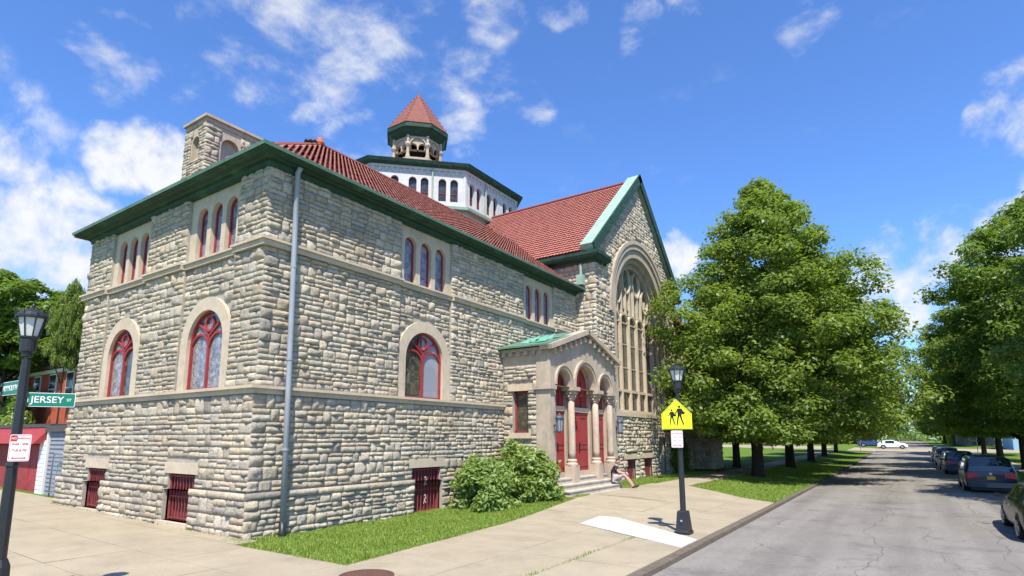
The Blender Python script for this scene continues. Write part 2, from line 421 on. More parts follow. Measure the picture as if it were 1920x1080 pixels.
glass_mat('milky', [(.27, .28, .32), (.30, .31, .35), (.25, .26, .30)], .8, .2, .5, .9)
glass_mat('narrow_pane', [(.20, .19, .25), (.28, .27, .33), (.12, .11, .15)], 5.0, .15, .6, .5)
glass_mat('olive_pane', [(.07, .07, .05), (.11, .105, .075), (.05, .05, .04)], 1.6, .16, .6, .6)
glass_mat('dark_pane', [(.03, .03, .03), (.06, .055, .05), (.02, .022, .025)], 2.5, .1, .7, .5)
glass_mat('green_pane', [(.05, .10, .08), (.12, .19, .16), (.03, .06, .06)], 3.0, .12, .6, .4)
# ------------------------------------------------------------------ the setting
XK = -4.22          # church-side kerb face
XR = 4.4            # far kerb face
def lawn_edge(y): return -9.3 - 1.25 * (y - 7.9) / 13.0
def grid_sheet(name, xs, ys, zf, mat, parent=None):
    xs = np.asarray(xs, float); ys = np.asarray(ys, float)
    X, Y = np.meshgrid(xs, ys, indexing='ij')
    Z = zf(X, Y)
    V = np.stack([X, Y, Z], -1).reshape(-1, 3)
    ny = len(ys); F = []
    for i in range(len(xs) - 1):
        for j in range(ny - 1):
            a = i * ny + j; F.append((a, a + ny, a + ny + 1, a + 1))
    return np_mesh(name, V, F, MAT[mat], parent)
ys_far = np.concatenate([np.arange(-60, 0, 10), np.arange(0, 60, 1.5), np.arange(60, 200, 5), [210, 240, 300, 450, 800]])
xs_w = np.concatenate([[-700, -300, -150, -90], np.arange(-60, -14, 4), np.arange(-14, XK, .7), [XK + .02]])
xs_w = np.sort(np.concatenate([xs_w[:-1], [-10.6, -10.35, -8.8, -7.3, XK - .1]])); xs_w = xs_w[xs_w <= XK - .09]
def under(x, y): return ((x > -10.61) & (x < -4) & (y > 9) & (y < 26.3) & (x > lawn_edge(y) + .05)) | ((x > -10.36) & (x < -8.79) & (y > 26) & (y < 103))
o = grid_sheet('ground', xs_w, ys_far, lambda x, y: gz(x, y) - .09 * under(x, y), 'ground_grass')
tag(o, 'grassy ground on the church side of the street', 'ground', kind='structure')
o = grid_sheet('ground', [XR - .02, 8, 15, 30, 60, 150, 300, 700], ys_far, lambda x, y: gz(x * 0, y), 'ground_grass')
tag(o, 'grassy ground behind the parked cars across the street', 'ground', kind='structure')
o = grid_sheet('road', np.linspace(XK, XR, 9), ys_far, lambda x, y: gz(x * 0, y) - .085 + .05 * (1 - ((x - .1) / 4.3) ** 2), 'asphalt')
tag(o, 'worn grey asphalt street with cracks running past the church', 'road', kind='structure')
# the crossing streets
o = grid_sheet('cross_street', np.concatenate([np.linspace(-300, XK - .05, 40), np.linspace(XK, XR, 5), np.linspace(XR + .05, 200, 20)]), np.linspace(104, 122, 8), lambda x, y: gz(x * 0, y) + .03 + .25 * smooth01((-5.5 - x) / 4) + np.minimum(.25, .0125 * np.maximum(0, -13.6 - x)), 'concrete')
tag(o, 'pale cross street at the far intersection', 'road', kind='structure')
# ---- pavement slabs
walk = tag(empty('pavement'), 'beige concrete pavement slabs between the church and the kerb', 'pavement', kind='structure')
def slab(poly, lift=.03, mat='concrete', jit=.003):
    c = np.mean(poly, 0); g = .012
    pts = []
    for x, y in poly:
        d = np.array([x, y]) - c; L = np.linalg.norm(d); q = c + d * (1 - g / L)
        pts.append(q)
    t = rng.normal(0, jit, 2) / 2; z0 = rng.normal(0, jit / 2)
    top = [(q[0], q[1], gz(float(q[0]), float(q[1])) + lift + z0 + t[0] * (q[0] - c[0]) + t[1] * (q[1] - c[1])) for q in pts]
    mb = MB().prism([(p[0], p[1], p[2] - .12) for p in top], top)
    return mb.build('slab', MAT[mat], walk)
def lawn_edge(y): return -9.3 - 1.25 * (y - 7.9) / 13.0
ycuts = [8.0, 9.5, 11.0, 12.55, 14.05, 15.6, 17.1, 18.6, 20.1, 21.6]
for a, b in zip(ycuts, ycuts[1:]):
    slab([(lawn_edge(a), a), (-7.35, a), (-7.35, b), (lawn_edge(b), b)])
for a, b in zip(ycuts + [23.1], (ycuts + [23.1])[1:]):
    slab([(-7.35, a), (-5.87, a), (-5.87, b), (-7.35, b)])
    slab([(-5.87, a), (-4.42, a), (-4.42, b), (-5.87, b)])
slab([(-7.35, 23.1), (-5.87, 23.1), (-5.87, 26.0), (-7.35, 27.2)]); slab([(-5.87, 23.1), (-4.42, 23.1), (-4.42, 24.75), (-5.87, 26.0)])
for a, b in ((21.6, 23.1), (23.1, 24.8), (24.8, 26.5), (26.5, 28.2)):
    slab([(-8.9, a), (-7.35, a), (-7.35, min(b, 27.2)), (-8.9, b)])
    slab([(-10.62, a), (-8.9, a), (-8.9, b), (-10.62, b)])
for y in np.arange(28.2, 103, 1.7):
    slab([(-10.4, y), (-8.75, y), (-8.75, y + 1.7), (-10.4, y + 1.7)])
for a, b in ((1.4, 3.05), (3.05, 4.7), (4.7, 6.35), (6.35, 8.0)):
    for x in np.arange(-37.5, -4.5, 1.65):
        slab([(x, a), (x + 1.65, a), (x + 1.65, b), (x, b)])
for x in np.arange(-33.0, -14.2, 1.65):
    slab([(x, 8.0), (x + 1.65, 8.0), (x + 1.65, 8.62 if x > -27 else 9.0), (x, 8.62 if x > -27 else 9.0)])
# white repaired patch by the lamp post
pp = [(-8.0, 15.45), (-4.45, 13.5), (-4.45, 14.75), (-7.55, 17.0), (-8.05, 16.9)]
mb = MB().prism([(x, y, gz(x, y) + .03) for x, y in pp], [(x, y, gz(x, y) + .046) for x, y in pp])
tag(mb.build('painted_patch', MAT['concrete_white']), 'bright white patch of pavement at the foot of the lamp post', 'pavement patch', kind='structure')
# kerbs
kerb = tag(empty('kerb'), 'dark stone kerb along the church side of the street', 'kerb', kind='structure')
for i, y in enumerate(np.arange(2.0, 103, 1.8)):
    j = rng.normal(0, .008, 2)
    p = []
    for zz_ in (-.2, .02):
        for (x, yy) in ((-4.4, y + .01), (XK + .0, y + .01), (XK + .0, y + 1.79), (-4.4, y + 1.79)):
            t = gz(-4.3, float(yy))
            bev = -.02 if (zz_ > 0 and x > -4.3) else 0
            p.append((x + j[0] + bev, yy, t + zz_ + j[1] + (bev * .5)))
    MB().hexa(p).build('kerbstone', MAT['kerb_stone'], kerb)
o = grid_sheet('kerb', [XR - .02, XR + .2], np.concatenate([np.arange(0, 103, 2.0)]), lambda x, y: gz(x * 0, y) + .04, 'kerb_stone')
tag(o, 'kerb beyond the row of parked cars', 'kerb', kind='structure')
o = grid_sheet('far_pavement', [6.6, 8.2], np.arange(0, 104, 2.0), lambda x, y: gz(x * 0, y) + .03, 'concrete')
tag(o, 'pale pavement strip behind the parked cars', 'pavement', kind='structure')
# manhole
mh = tag(empty('manhole_cover', (-8.3, 7.62, .03)), 'round rusty manhole cover set in the pavement corner', 'manhole cover')
MB().lathe([(.50, 0), (.50, .012), (.44, .012), (.44, .006)], n=40).build('ring', MAT['rust_iron'], mh)
MB().lathe([(.43, -.01), (.43, .009), (.0, .010)], n=40).build('lid', MAT['rust_iron'], mh)

# ------------------------------------------------------------------ the church
church = tag(empty('church', (-19.8, 20, 0)), 'large stone church with red tiled roofs, green eaves and white octagonal drum', 'church')
CH = church
def part(mb, name, mat, parent=None, smooth=False):
    o = mb.build(name, MAT[mat], None, smooth)
    o.parent = parent if parent is not None else CH
    o.matrix_parent_inverse = Matrix.Translation(-Vector(church.location)) if parent is None else Matrix.Identity(4)
    return o
church.location = (0, 0, 0)
YS, XE = 8.65, -13.85
XW = -25.45
def SF(u, z, d=0.0): return (u, YS - d, z)
def EF(u, z, d=0.0): return (XE + d, u, z)
def plane_e(x): return lambda u, z, d=0.0: (x + d, u, z)
def plane_s(y): return lambda u, z, d=0.0: (u, y - d, z)

class Hole:
    def __init__(s, uc, hw, zb, zt, arch=False):
        s.uc, s.hw, s.zb, s.zt, s.arch = uc, hw, zb, zt, arch     # zt = top (rect) or spring (arch)
    def top(s, u):
        if not s.arch: return s.zt
        return s.zt + math.sqrt(max(0, s.hw ** 2 - (u - s.uc) ** 2))
    def cuts(s):
        n = 14 if s.arch else 1
        return [s.uc - s.hw * math.cos(math.pi * k / n) for k in range(n + 1)]
def slab_wall(mb, fr, u0, u1, z0, z1, d, depth, holes=(), top=None, ends=True, back=None):
    tp = top or (lambda u: z1)
    cuts = sorted({round(c, 5) for h in holes for c in h.cuts() if u0 < c < u1} | {u0, u1} | ({0.5 * (u0 + u1)} if top else set()))
    for a, b in zip(cuts, cuts[1:]):
        mid = .5 * (a + b); za = zb_ = z0
        for h in sorted([h for h in holes if abs(mid - h.uc) < h.hw], key=lambda h: h.zb):
            if h.zb > za + 1e-4: mb.quad(fr(a, za, d), fr(b, zb_, d), fr(b, h.zb, d), fr(a, h.zb, d))
            za, zb_ = h.top(a), h.top(b)
        mb.quad(fr(a, za, d), fr(b, zb_, d), fr(b, tp(b), d), fr(a, tp(a), d))
    for h in holes:
        c = h.cuts()
        for a, b in zip(c, c[1:]):
            mb.quad(fr(a, h.top(a), d), fr(b, h.top(b), d), fr(b, h.top(b), d - depth), fr(a, h.top(a), d - depth))
        for u in (h.uc - h.hw, h.uc + h.hw):
            mb.quad(fr(u, h.zb, d), fr(u, h.top(u), d), fr(u, h.top(u), d - depth), fr(u, h.zb, d - depth))
        mb.quad(fr(h.uc - h.hw, h.zb, d), fr(h.uc + h.hw, h.zb, d), fr(h.uc + h.hw, h.zb, d - depth), fr(h.uc - h.hw, h.zb, d - depth))
    if ends:
        bd = d - depth if back is None else back
        for u in (u0, u1): mb.quad(fr(u, z0, d), fr(u, tp(u), d), fr(u, tp(u), bd), fr(u, z0, bd))
        for a, b in zip(cuts, cuts[1:]): mb.quad(fr(a, tp(a), d), fr(b, tp(b), d), fr(b, tp(b), bd), fr(a, tp(a), bd))
    return mb
def fbox(mb, fr, u0, u1, z0, z1, d0, d1):
    p = [fr(u0, z0, d0), fr(u1, z0, d0), fr(u1, z0, d1), fr(u0, z0, d1), fr(u0, z1, d0), fr(u1, z1, d0), fr(u1, z1, d1), fr(u0, z1, d1)]
    return mb.hexa(p)
def bar(mb, fr, pts, w, d0, d1, closed=False):
    """rectangular bar following a polyline in the wall plane"""
    P = [Vector(p) for p in pts]; n = len(P); L, Rr = [], []
    for i, p in enumerate(P):
        a = P[(i - 1) % n] if (closed or i > 0) else p; b = P[(i + 1) % n] if (closed or i < n - 1) else p
        t = (b - a).normalized(); nn = Vector((-t.y, t.x))
        L.append(p + nn * w / 2); Rr.append(p - nn * w / 2)
    m_ = n if closed else n - 1
    for i in range(m_):
        j = (i + 1) % n
        for A, B in ((L, Rr),):
            mb.hexa([fr(*A[i], d0), fr(*A[j], d0), fr(*A[j], d1), fr(*A[i], d1), fr(*B[i], d0), fr(*B[j], d0), fr(*B[j], d1), fr(*B[i], d1)])
    return mb
def arc(uc, zc, r, a0, a1, n=14, ry=None):
    ry = r if ry is None else ry
    return [(uc + r * math.cos(a0 + (a1 - a0) * k / n), zc + ry * math.sin(a0 + (a1 - a0) * k / n)) for k in range(n + 1)]
def arch_ring(mb, fr, uc, zb, zs, ri, ro, d0, d1, n=18):
    I = ([(uc + ri, zb)] if zb < zs else []) + arc(uc, zs, ri, 0, math.pi, n) + ([(uc - ri, zb)] if zb < zs else [])
    O = ([(uc + ro, zb)] if zb < zs else []) + arc(uc, zs, ro, 0, math.pi, n) + ([(uc - ro, zb)] if zb < zs else [])
    for i in range(len(I) - 1):
        a, b, c, e = I[i], I[i + 1], O[i], O[i + 1]
        mb.hexa([fr(*a, d0), fr(*b, d0), fr(*b, d1), fr(*a, d1), fr(*c, d0), fr(*e, d0), fr(*e, d1), fr(*c, d1)])
    return mb
def arch_fill(mb, fr, uc, hw, zb, zs, d, n=14):
    pts = [(uc - hw, zb), (uc + hw, zb)] + arc(uc, zs, hw, 0, math.pi, n)
    mb.quad(*[fr(*p, d) for p in pts]); return mb

# ---- stones
STONES = []          # (vertices, faces, tint, centre, score, wall key)
def stone_geo(fr, u0, u1, z0, z1, d, bulge, warm=0.0, facet=1.0):
    w, h = u1 - u0, z1 - z0
    nu = int(np.clip(round(w / .075), 4, 8)); nv = int(np.clip(round(h / .055), 3, 5))
    g = .004; e = min(.010, w * .12, h * .14)
    s = np.concatenate([[0], np.linspace(e / w, 1 - e / w, nu), [1]])
    t = np.concatenate([[0], np.linspace(e / h, 1 - e / h, nv), [1]])
    S, T = np.meshgrid(s, t, indexing='ij')
    env = (1 - np.abs(2 * S - 1) ** 7.0) * (1 - np.abs(2 * T - 1) ** 7.0)
    H = rng.normal(0, 1, S.shape)
    Hs = H.copy(); Hs[1:-1, 1:-1] = .4 * H[1:-1, 1:-1] + .15 * (H[:-2, 1:-1] + H[2:, 1:-1] + H[1:-1, :-2] + H[1:-1, 2:])
    tilt = rng.normal(0, .3, 2)
    lift = rng.uniform(.05, .75)
    H = bulge * (lift + Hs * .8 + tilt[0] * (S - .5) + (tilt[1] + .2) * (T - .5))
    H = np.clip(H, .0, bulge * 1.25) + .012
    H[1, :] = H[1, :] * .35 + .006; H[-2, :] = H[-2, :] * .35 + .006; H[:, 1] = H[:, 1] * .35 + .006; H[:, -2] = H[:, -2] * .35 + .006
    H[0, :] = H[-1, :] = -.02; H[:, 0] = H[:, -1] = -.02
    U = u0 + g + S * (w - 2 * g); Z = z0 + g + T * (h - 2 * g)
    ji = rng.normal(0, .013, S.shape); jz = rng.normal(0, .009, S.shape)
    ji[0] = ji[-1] = 0; jz[:, 0] = jz[:, -1] = 0; ji[:, 0] = ji[:, -1] = 0; jz[0] = jz[-1] = 0
    ji[1] *= .3; ji[-2] *= .3; jz[:, 1] *= .3; jz[:, -2] *= .3
    U = U + ji; Z = Z + jz
    o0 = np.array(fr(0, 0, 0)); eu = np.array(fr(1, 0, 0)) - o0; ez = np.array(fr(0, 1, 0)) - o0; ed = np.array(fr(0, 0, 1)) - o0
    V = o0 + U[..., None] * eu + Z[..., None] * ez + (H + d)[..., None] * ed
    ny = S.shape[1]; F = []
    for i in range(S.shape[0] - 1):
        for j in range(ny - 1):
            a = i * ny + j; F.append((a, a + ny, a + ny + 1, a + 1))
    base = np.array([.42, .383, .315])
    k = rng.uniform()
    if k < .2: base = np.array([.45, .395, .305])
    elif k < .36: base = np.array([.39, .365, .315])
    elif k < .40: base = np.array([.45, .375, .285])
    elif k < .45: base = np.array([.33, .31, .275])
    base = base * np.array([1.28, 1.235, 1.165]) * rng.uniform(.78, 1.12) * (1 + warm * np.array([.05, 0, -.08]))
    return V.reshape(-1, 3), np.array(F), base
def add_stone(key, fr, u0, u1, z0, z1, d, bulge=.07, warm=0.0):
    if u1 - u0 < .05 or z1 - z0 < .05: return
    V, F, c = stone_geo(fr, u0, u1, z0, z1, d, bulge, warm)
    ctr = fr(.5 * (u0 + u1), .5 * (z0 + z1), d)
    u, v, dep = project(ctr)
    score = (u1 - u0) * (z1 - z0) / dep ** 2 if (0 < u < 1920 and 0 < v < 1080) else 0
    STONES.append((V, F, c, ctr, score, key))
def free_spans(u0, u1, blocks):
    out = [(u0, u1)]
    for a, b in blocks:
        nx = []
        for p, q in out:
            if b <= p or a >= q: nx.append((p, q)); continue
            if a > p: nx.append((p, a))
            if b < q: nx.append((b, q))
        out = nx
    return [s for s in out if s[1] - s[0] > .05]
def pack(key, fr, u0, u1, z0, z1, d, holes=lambda a, b: [], H=(.24, .37), W=(.3, .66), bulge=.07, single=.3, clip=None):
    z = z0
    while z < z1 - .04:
        h = rng.uniform(*H)
        if z1 - (z + h) < .22: h = z1 - z
        cu = (u0, u1) if clip is None else clip(z, z + h)
        if cu[1] - cu[0] > .1:
            for a, b in free_spans(cu[0], cu[1], holes(z, z + h)):
                u = a
                while u < b - .01:
                    one = rng.uniform() < single
                    w = rng.uniform(.24, .46) if one else rng.uniform(*W)
                    if b - (u + w) < .22: w = b - u
                    if w > 1.25: w = w / 2
                    if one or h < .2: add_stone(key, fr, u, u + w, z, z + h, d, bulge)
                    else:
                        k = rng.uniform(.36, .64)
                        for (p, q) in ((z, z + h * k), (z + h * k, z + h)):
                            if w > .62 and rng.uniform() < .65:
                                c = rng.uniform(.34, .66); add_stone(key, fr, u, u + w * c, p, q, d, bulge); add_stone(key, fr, u + w * c, u + w, p, q, d, bulge)
                            else: add_stone(key, fr, u, u + w, p, q, d, bulge)
                    u += w
        z += h
def arch_block(uc, ro, zb, zs):
    def f(a, b):
        if b <= zb or a >= zs + ro: return []
        if a <= zs: r_ = ro
        else: r_ = math.sqrt(max(0, ro ** 2 - (a - zs) ** 2))
        return [(uc - r_, uc + r_)] if r_ > .05 else []
    return f
def rect_block(u0, u1, z0, z1):
    return lambda a, b: [(u0, u1)] if (b > z0 + .03 and a < z1 - .03) else []
def blocks(*fs): return lambda a, b: [i for f in fs for i in f(a, b)]

Z_A, Z_W, Z_SILL0, Z_SILL, Z_UP0, Z_UP, Z_TOP = .95, 1.13, 3.64, 3.84, 7.66, 7.86, 9.98
GR = dict(z0=.02, z1=1.5)
# facade description: (frame, u0, u1, bays [(centre, lo, hi, has arched window)], basement windows [(lo,hi,z0)])
SOUTH = (SF, XW, XE, [(-16.62, -18.1, -15.25, True), (-22.05, -23.5, -20.6, True)], [(-17.76, -16.3, .2), (-23.3, -21.9, .2)])
EAST = (EF, YS, 26.75, [(15.12, 13.78, 16.5, True), (23.0, 21.6, 24.4, False)], [(14.5, 15.92, .0)])
ARW, ARO, ARS = .98, 1.36, 5.24          # arched window: opening half width, surround radius, spring

def build_facade(key, F, wallname):
    fr, u0, u1, bays, base = F
    lo_end = .0
    holes_low = [Hole(.5 * (a + b), .5 * (b - a), z0, 1.5) for a, b, z0 in base]
    mb = MB()
    # lower wall core and plinth
    slab_wall(mb, fr, u0 - (.06 if key == 'south' else 0), u1 + (.06 if key == 'south' else 0), -.3, Z_SILL0, .075, .45, holes_low, back=-.5)
    slab_wall(mb, fr, u0 - .16, u1 + (.16 if key == 'south' else 0), -.3, Z_A + .1, .185, .5, [Hole(h.uc, h.hw, h.zb, Z_A + .1) for h in holes_low], back=-.3)
    hb = []
    for c, lo, hi, arched in bays:
        if arched: hb.append(Hole(c, ARW + .05, Z_SILL, ARS, True))
        hb += [Hole(c, 1.25, Z_UP, Z_TOP - .06)]
    slab_wall(mb, fr, u0, u1, Z_SILL0 - .1, 10.2, -.116, .4, hb, back=-.6)
    edges = [u0] + [e for c, lo, hi, _ in sorted(bays, key=lambda b: b[1]) for e in (lo, hi)] + [u1]
    piers = [(edges[i], edges[i + 1]) for i in range(0, len(edges), 2)]
    for a, b in piers: fbox(mb, fr, a, b, Z_SILL0 - .05, 10.1, -.3, -.012)
    wall = part(mb, 'wall', 'mortar')
    # stones
    sb = blocks(*[rect_block(a, b, -.5, 1.5) for a, b, _ in base])
    lb = blocks(*[rect_block(a, b, -.5, 1.5) for a, b, _ in base], *[rect_block(a - .17, b + .2, 1.5, 1.8) for a, b, _ in base])
    e0 = .2; e1 = .2 if key == 'south' else 0
    skip = (lambda a, b: []) if key == 'south' else rect_block(20.0, 26.75, -1, 5.9)
    pack(key, fr, u0 - e0, u1 + e1, -.08, Z_A, .2, blocks(sb, skip), H=(.24, .38), bulge=.076)
    pack(key, fr, u0 - e0, u1 + e1, Z_A, Z_W, .225, blocks(sb, skip), H=(.18, .18), W=(.7, 1.2), bulge=.07)
    pack(key, fr, u0 - .1, u1 + (.1 if key == 'south' else 0), Z_W, Z_SILL0, .09, blocks(lb, skip), bulge=.068)
    for a, b in piers:
        pack(key, fr, a, b, Z_SILL, Z_UP0, .005, skip, bulge=.072)
        pack(key, fr, a, b, Z_UP, Z_TOP, .005, bulge=.072)
    for c, lo, hi, arched in bays:
        pack(key, fr, lo, hi, Z_SILL, Z_UP0, -.1, blocks(skip, arch_block(c, ARO, Z_SILL, ARS) if arched else (lambda a, b: [])), bulge=.066, H=(.25, .38))
    # string courses (stepping back in the bays) and lintels
    ss = MB(); su = MB()
    x0 = u0 - (.0 if key == 'south' else 0)
    e0, e1 = .17, (.17 if key == 'south' else 0)
    lim = u1 if key == 'south' else 20.0
    south = key == 'south'
    fbox(ss, fr, (u0 - .17) if south else (u0 + .1), lim + (.17 if south else 0), Z_SILL0, Z_SILL - .07, -.1, .17)
    fbox(ss, fr, (u0 - .25) if south else (u0 + .1), lim + (.25 if south else 0), Z_SILL - .07, Z_SILL + .01, -.1, .25)
    part(ss, 'string_course', 'limestone')
    for i, (a, b) in enumerate(piers):
        first, last = i == 0, i == len(piers) - 1
        for (zlo, zhi, pr_) in ((Z_UP0, Z_UP - .06, .13), (Z_UP - .06, Z_UP + .005, .19)):
            aa = a + ((-pr_ if south else .1) if first else -.01); bb = b + (pr_ if (last and south) else .01)
            fbox(su, fr, aa, bb, zlo, zhi, -.1, pr_)
    for c, lo, hi, _ in bays:
        fbox(su, fr, lo - .01, hi + .01, Z_UP0, Z_UP - .05, -.2, .02); fbox(su, fr, lo - .01, hi + .01, Z_UP - .06, Z_UP + .004, -.2, .08)
    part(su, 'string_course', 'limestone')
    # windows
    for c, lo, hi, arched in bays:
        if arched: arched_window(fr, c, key)
        triple_window(fr, c, lo, hi, key)
    for a, b, z0 in base: grille_window(fr, a, b, z0, key)
    return wall

def arched_window(fr, c, key):
    f = MB()
    d0, d1 = -.23, -.14
    bar(f, fr, [(c - ARW + .05, Z_SILL + .04), (c + ARW - .05, Z_SILL + .04)], .1, d0, d1)
    arch_ring(f, fr, c, Z_SILL, ARS, ARW - .07, ARW + .02, d0, d1 + .02)
    bar(f, fr, [(c, Z_SILL), (c, ARS + .28)], .085, d0, d1 + .01)
    for s in (-1, 1):
        bar(f, fr, [(c + s * (ARW - .04), ARS - .12)] + [(c + s * (ARW * .5 + (ARW * .47) * math.cos(t)), ARS - .12 + .42 * math.sin(t)) for t in np.linspace(.2, math.pi - .1, 9)], .07, d0, d1)
        bar(f, fr, [(c, ARS + .22), (c + s * .30, ARS + .45), (c + s * .62, ARS + .64)], .06, d0, d1)
    bar(f, fr, arc(c, ARS + .58, .22, 0, 2 * math.pi, 16)[:-1], .06, d0, d1 + .01, closed=True)
    w = part(f, 'window', 'red_paint')
    w['label'] = 'red framed two-light arched window'
    for s in (-1, 1):
        g = MB()
        u_out = c + s * (ARW - .03)
        pts = [(c, Z_SILL), (u_out, Z_SILL), (u_out, ARS)] + [(c + s * (ARW - .03) * math.cos(t), ARS + (ARW - .03) * math.sin(t)) for t in np.linspace(.15, math.pi / 2, 9)]
        g.quad(*[fr(p[0], p[1], -.2) for p in pts])
        dark = (key == 'east' and s < 0) or (key == 'south' and s > 0 and c < -20)
        g.build('pane', MAT['stained_dark' if dark else ('milky' if key == 'east' else 'stained_pale')], w)
    r_ = MB(); arch_ring(r_, fr, c, Z_SILL, ARS, ARW - .01, ARO, -.22, -.015); 
    r_.build('surround', MAT['limestone'], w)

def triple_window(fr, c, lo, hi, key):
    hs = [Hole(c + k * .81, .29, Z_UP + .02, 9.28, True) for k in (-1, 0, 1)]
    p = MB(); slab_wall(p, fr, lo, hi, Z_UP, Z_TOP + .1, -.09, .24, hs, back=-.3)
    w = part(p, 'triple_window', 'limestone')
    for h in hs:
        f = MB()
        arch_ring(f, fr, h.uc, h.zb, h.zt, h.hw - .055, h.hw + .01, -.30, -.22, 10)
        f.build('frame', MAT['red_paint'], w)
        g = MB(); arch_fill(g, fr, h.uc, h.hw, h.zb, h.zt, -.27); g.build('pane', MAT['narrow_pane'], w)

def grille_window(fr, a, b, z0, key):
    w = MB(); fbox(w, fr, a - .02, b + .02, z0 - .1, 1.52, -.24, -.14)
    win = part(w, 'basement_window', 'red_board')
    g = MB(); n = 9
    for k in range(n):
        u = a + .06 + (b - a - .12) * k / (n - 1)
        fbox(g, fr, u - .013, u + .013, z0, 1.5, -.015, .012)
    for z in (z0 + .06, .5 * (z0 + 1.5), 1.42): fbox(g, fr, a, b, z - .02, z + .02, -.02, .0)
    fbox(g, fr, a, a + .05, z0, 1.5, -.14, .02); fbox(g, fr, b - .05, b, z0, 1.5, -.14, .02)
    g.build('grille', MAT['red_grille'], win)
    l = MB(); fbox(l, fr, a - .17, b + .2, 1.5, 1.8, -.2, .13); l.build('lintel', MAT['limestone'], win)
    if z0 > .1:
        l = MB(); fbox(l, fr, a - .12, b + .12, z0 - .16, z0, -.2, .30); l.build('sill', MAT['limestone'], win)
    else:
        t = MB()                                   # white painted marks on the bars
        for zc in (1.02, .42):
            for q in ((-.05, .13, .02, .16), (.02, .16, .05, .02), (.05, .02, -.04, .0), (-.04, .0, .06, -.12), (-.03, -.05, -.06, -.14)):
                u_ = .5 * (a + b) + .02
                bar(t, fr, [(u_ + q[0], zc + q[1]), (u_ + q[2], zc + q[3])], .022, .013, .017)
        t.build('paint_mark', MAT['sign_white'], win)

wall_s = build_facade('south', SOUTH, 'south')
wall_e = build_facade('east', EAST, 'east')
# hidden back walls so that the body is closed
mb = MB(); mb.box(XW, 9.3, 0, XW + .3, 33, 10.1); mb.box(XW, 8.8, 9.9, XE - .3, 27, 10.0)
part(mb, 'rear_wall', 'mortar')

# ---- eaves: a moulded copper cornice swept round the wing
def sweep(profile, nodes, name, mat, parent=None):
    mb = MB(); n = len(profile)
    rings = [[nf(o, z) for o, z in profile] for nf in nodes]
    for a, b in zip(rings, rings[1:]):
        for i in range(n - 1): mb.quad(a[i], a[i + 1], b[i + 1], b[i])
    mb.quad(*rings[0]); mb.quad(*rings[-1][::-1])
    return part(mb, name, mat, parent)
eave_nodes = [lambda o, z: (XW - o * .55, 30, z), lambda o, z: (XW - o * .55, YS - o, z), lambda o, z: (XE + o, YS - o, z), lambda o, z: (XE + o, 26.78, z)]
sweep([(-.2, 9.93), (.06, 9.93), (.06, 10.0), (.11, 10.04), (.11, 10.1), (.0, 10.11)], eave_nodes, 'frieze', 'copper_dark')
eave = sweep([(.0, 10.1), (.2, 10.1), (.24, 10.13), (.42, 10.13), (.45, 10.15), (.52, 10.15), (.56, 10.18), (.58, 10.26), (.55, 10.28), (.5, 10.25), (-.1, 10.22)], eave_nodes, 'eave', 'copper_dark')
for na, nb in zip(eave_nodes[1:], eave_nodes[2:]):
    g = MB(); gp = [(.565, 10.20), (.575, 10.29), (.615, 10.28), (.60, 10.18)]
    g.prism([na(*p) for p in gp], [nb(*p) for p in gp]); g.build('gutter_lip', MAT['copper_lip'], eave)
# downpipe
dp = MB(); dp.tube([EF(9.4, 10.12, .3), EF(9.4, 9.98, .17), EF(9.41, 7.9, .2), EF(9.43, 3.9, .29), EF(9.44, .34, .37)], .078, 10)
dpo = part(dp, 'downpipe', 'pipe_paint', smooth=True)
b_ = MB(); b_.tube([EF(9.44, .36, .36), EF(9.44, .16, .38), EF(9.36, .0, .5)], [.085, .09, .11], 10); b_.build('shoe', MAT['black_iron'], dpo, True)
for z in (2.2, 4.6, 7.2):
    b_ = MB(); b_.lathe([(.09, -.03), (.09, .03)], EF(9.42, z, .37 - .0225 * (z - .34)), 10); b_.build('pipe_band', MAT['pipe_paint'], dpo)

# ---- tiled roofs
def tiles(name, P0, eu, es, nu, ns, pw, ph, keep, rad=.085, steps=5, tone=(.27, .062, .045), lift=.045):
    """barrel tiles: columns along eu (unit), rows up slope es (unit)"""
    eu = np.array(eu, float); es = np.array(es, float); en = np.cross(eu, es); en = en / np.linalg.norm(en)
    if en[2] < 0: en = -en
    th = np.linspace(0, math.pi, steps + 1)
    prof_u = -np.cos(th) * pw * .5; prof_n = np.sin(th) * rad
    I, J = np.meshgrid(np.arange(nu), np.arange(ns), indexing='ij'); I = I.ravel(); J = J.ravel()
    cu = (I + .5) * pw; cs = J * ph
    ctr = np.array(P0) + cu[:, None] * eu + (cs[:, None] + ph / 2) * es
    k = np.array([keep(*c) for c in ctr]); cu, cs = cu[k], cs[k]; n = len(cu)
    V = np.zeros((n, 2, steps + 1, 3))
    jn = rng.normal(0, .002, n)
    for e, (ds, dn, sc) in enumerate(((-.03, lift, 1.08), (ph, .0, .92))):
        V[:, e] = (np.array(P0) + (cs + ds)[:, None] * es)[:, None, :] + (cu[:, None] + prof_u * sc)[..., None] * eu + (prof_n * sc + dn + jn[:, None])[..., None] * en
    V = V.reshape(-1, 3)
    q = steps + 1
    b = []
    for i in range(steps): b.append((i, i + 1, q + i + 1, q + i))
    F = (np.arange(n)[:, None, None] * (2 * q) + np.array(b)[None]).reshape(-1, 4)
    # lower end caps
    capf = np.array([(0, i, i + 1, i + 1) for i in range(1, steps)])
    t = np.array(tone)[None] * rng.uniform(.92, 1.07, (n, 1)) * (1 + rng.normal(0, .035, (n, 3)))
    T = np.repeat(t, 2 * q, 0)
    o = np_mesh(name, V, F, MAT['tile'], CH, tint=np.clip(T, 0, 1))
    o['kind'] = 'stuff'
    return o
XEO, YSO, ZE = XE + .5, YS - .5, 10.18
XRG, ZRG = -19.8, 15.0
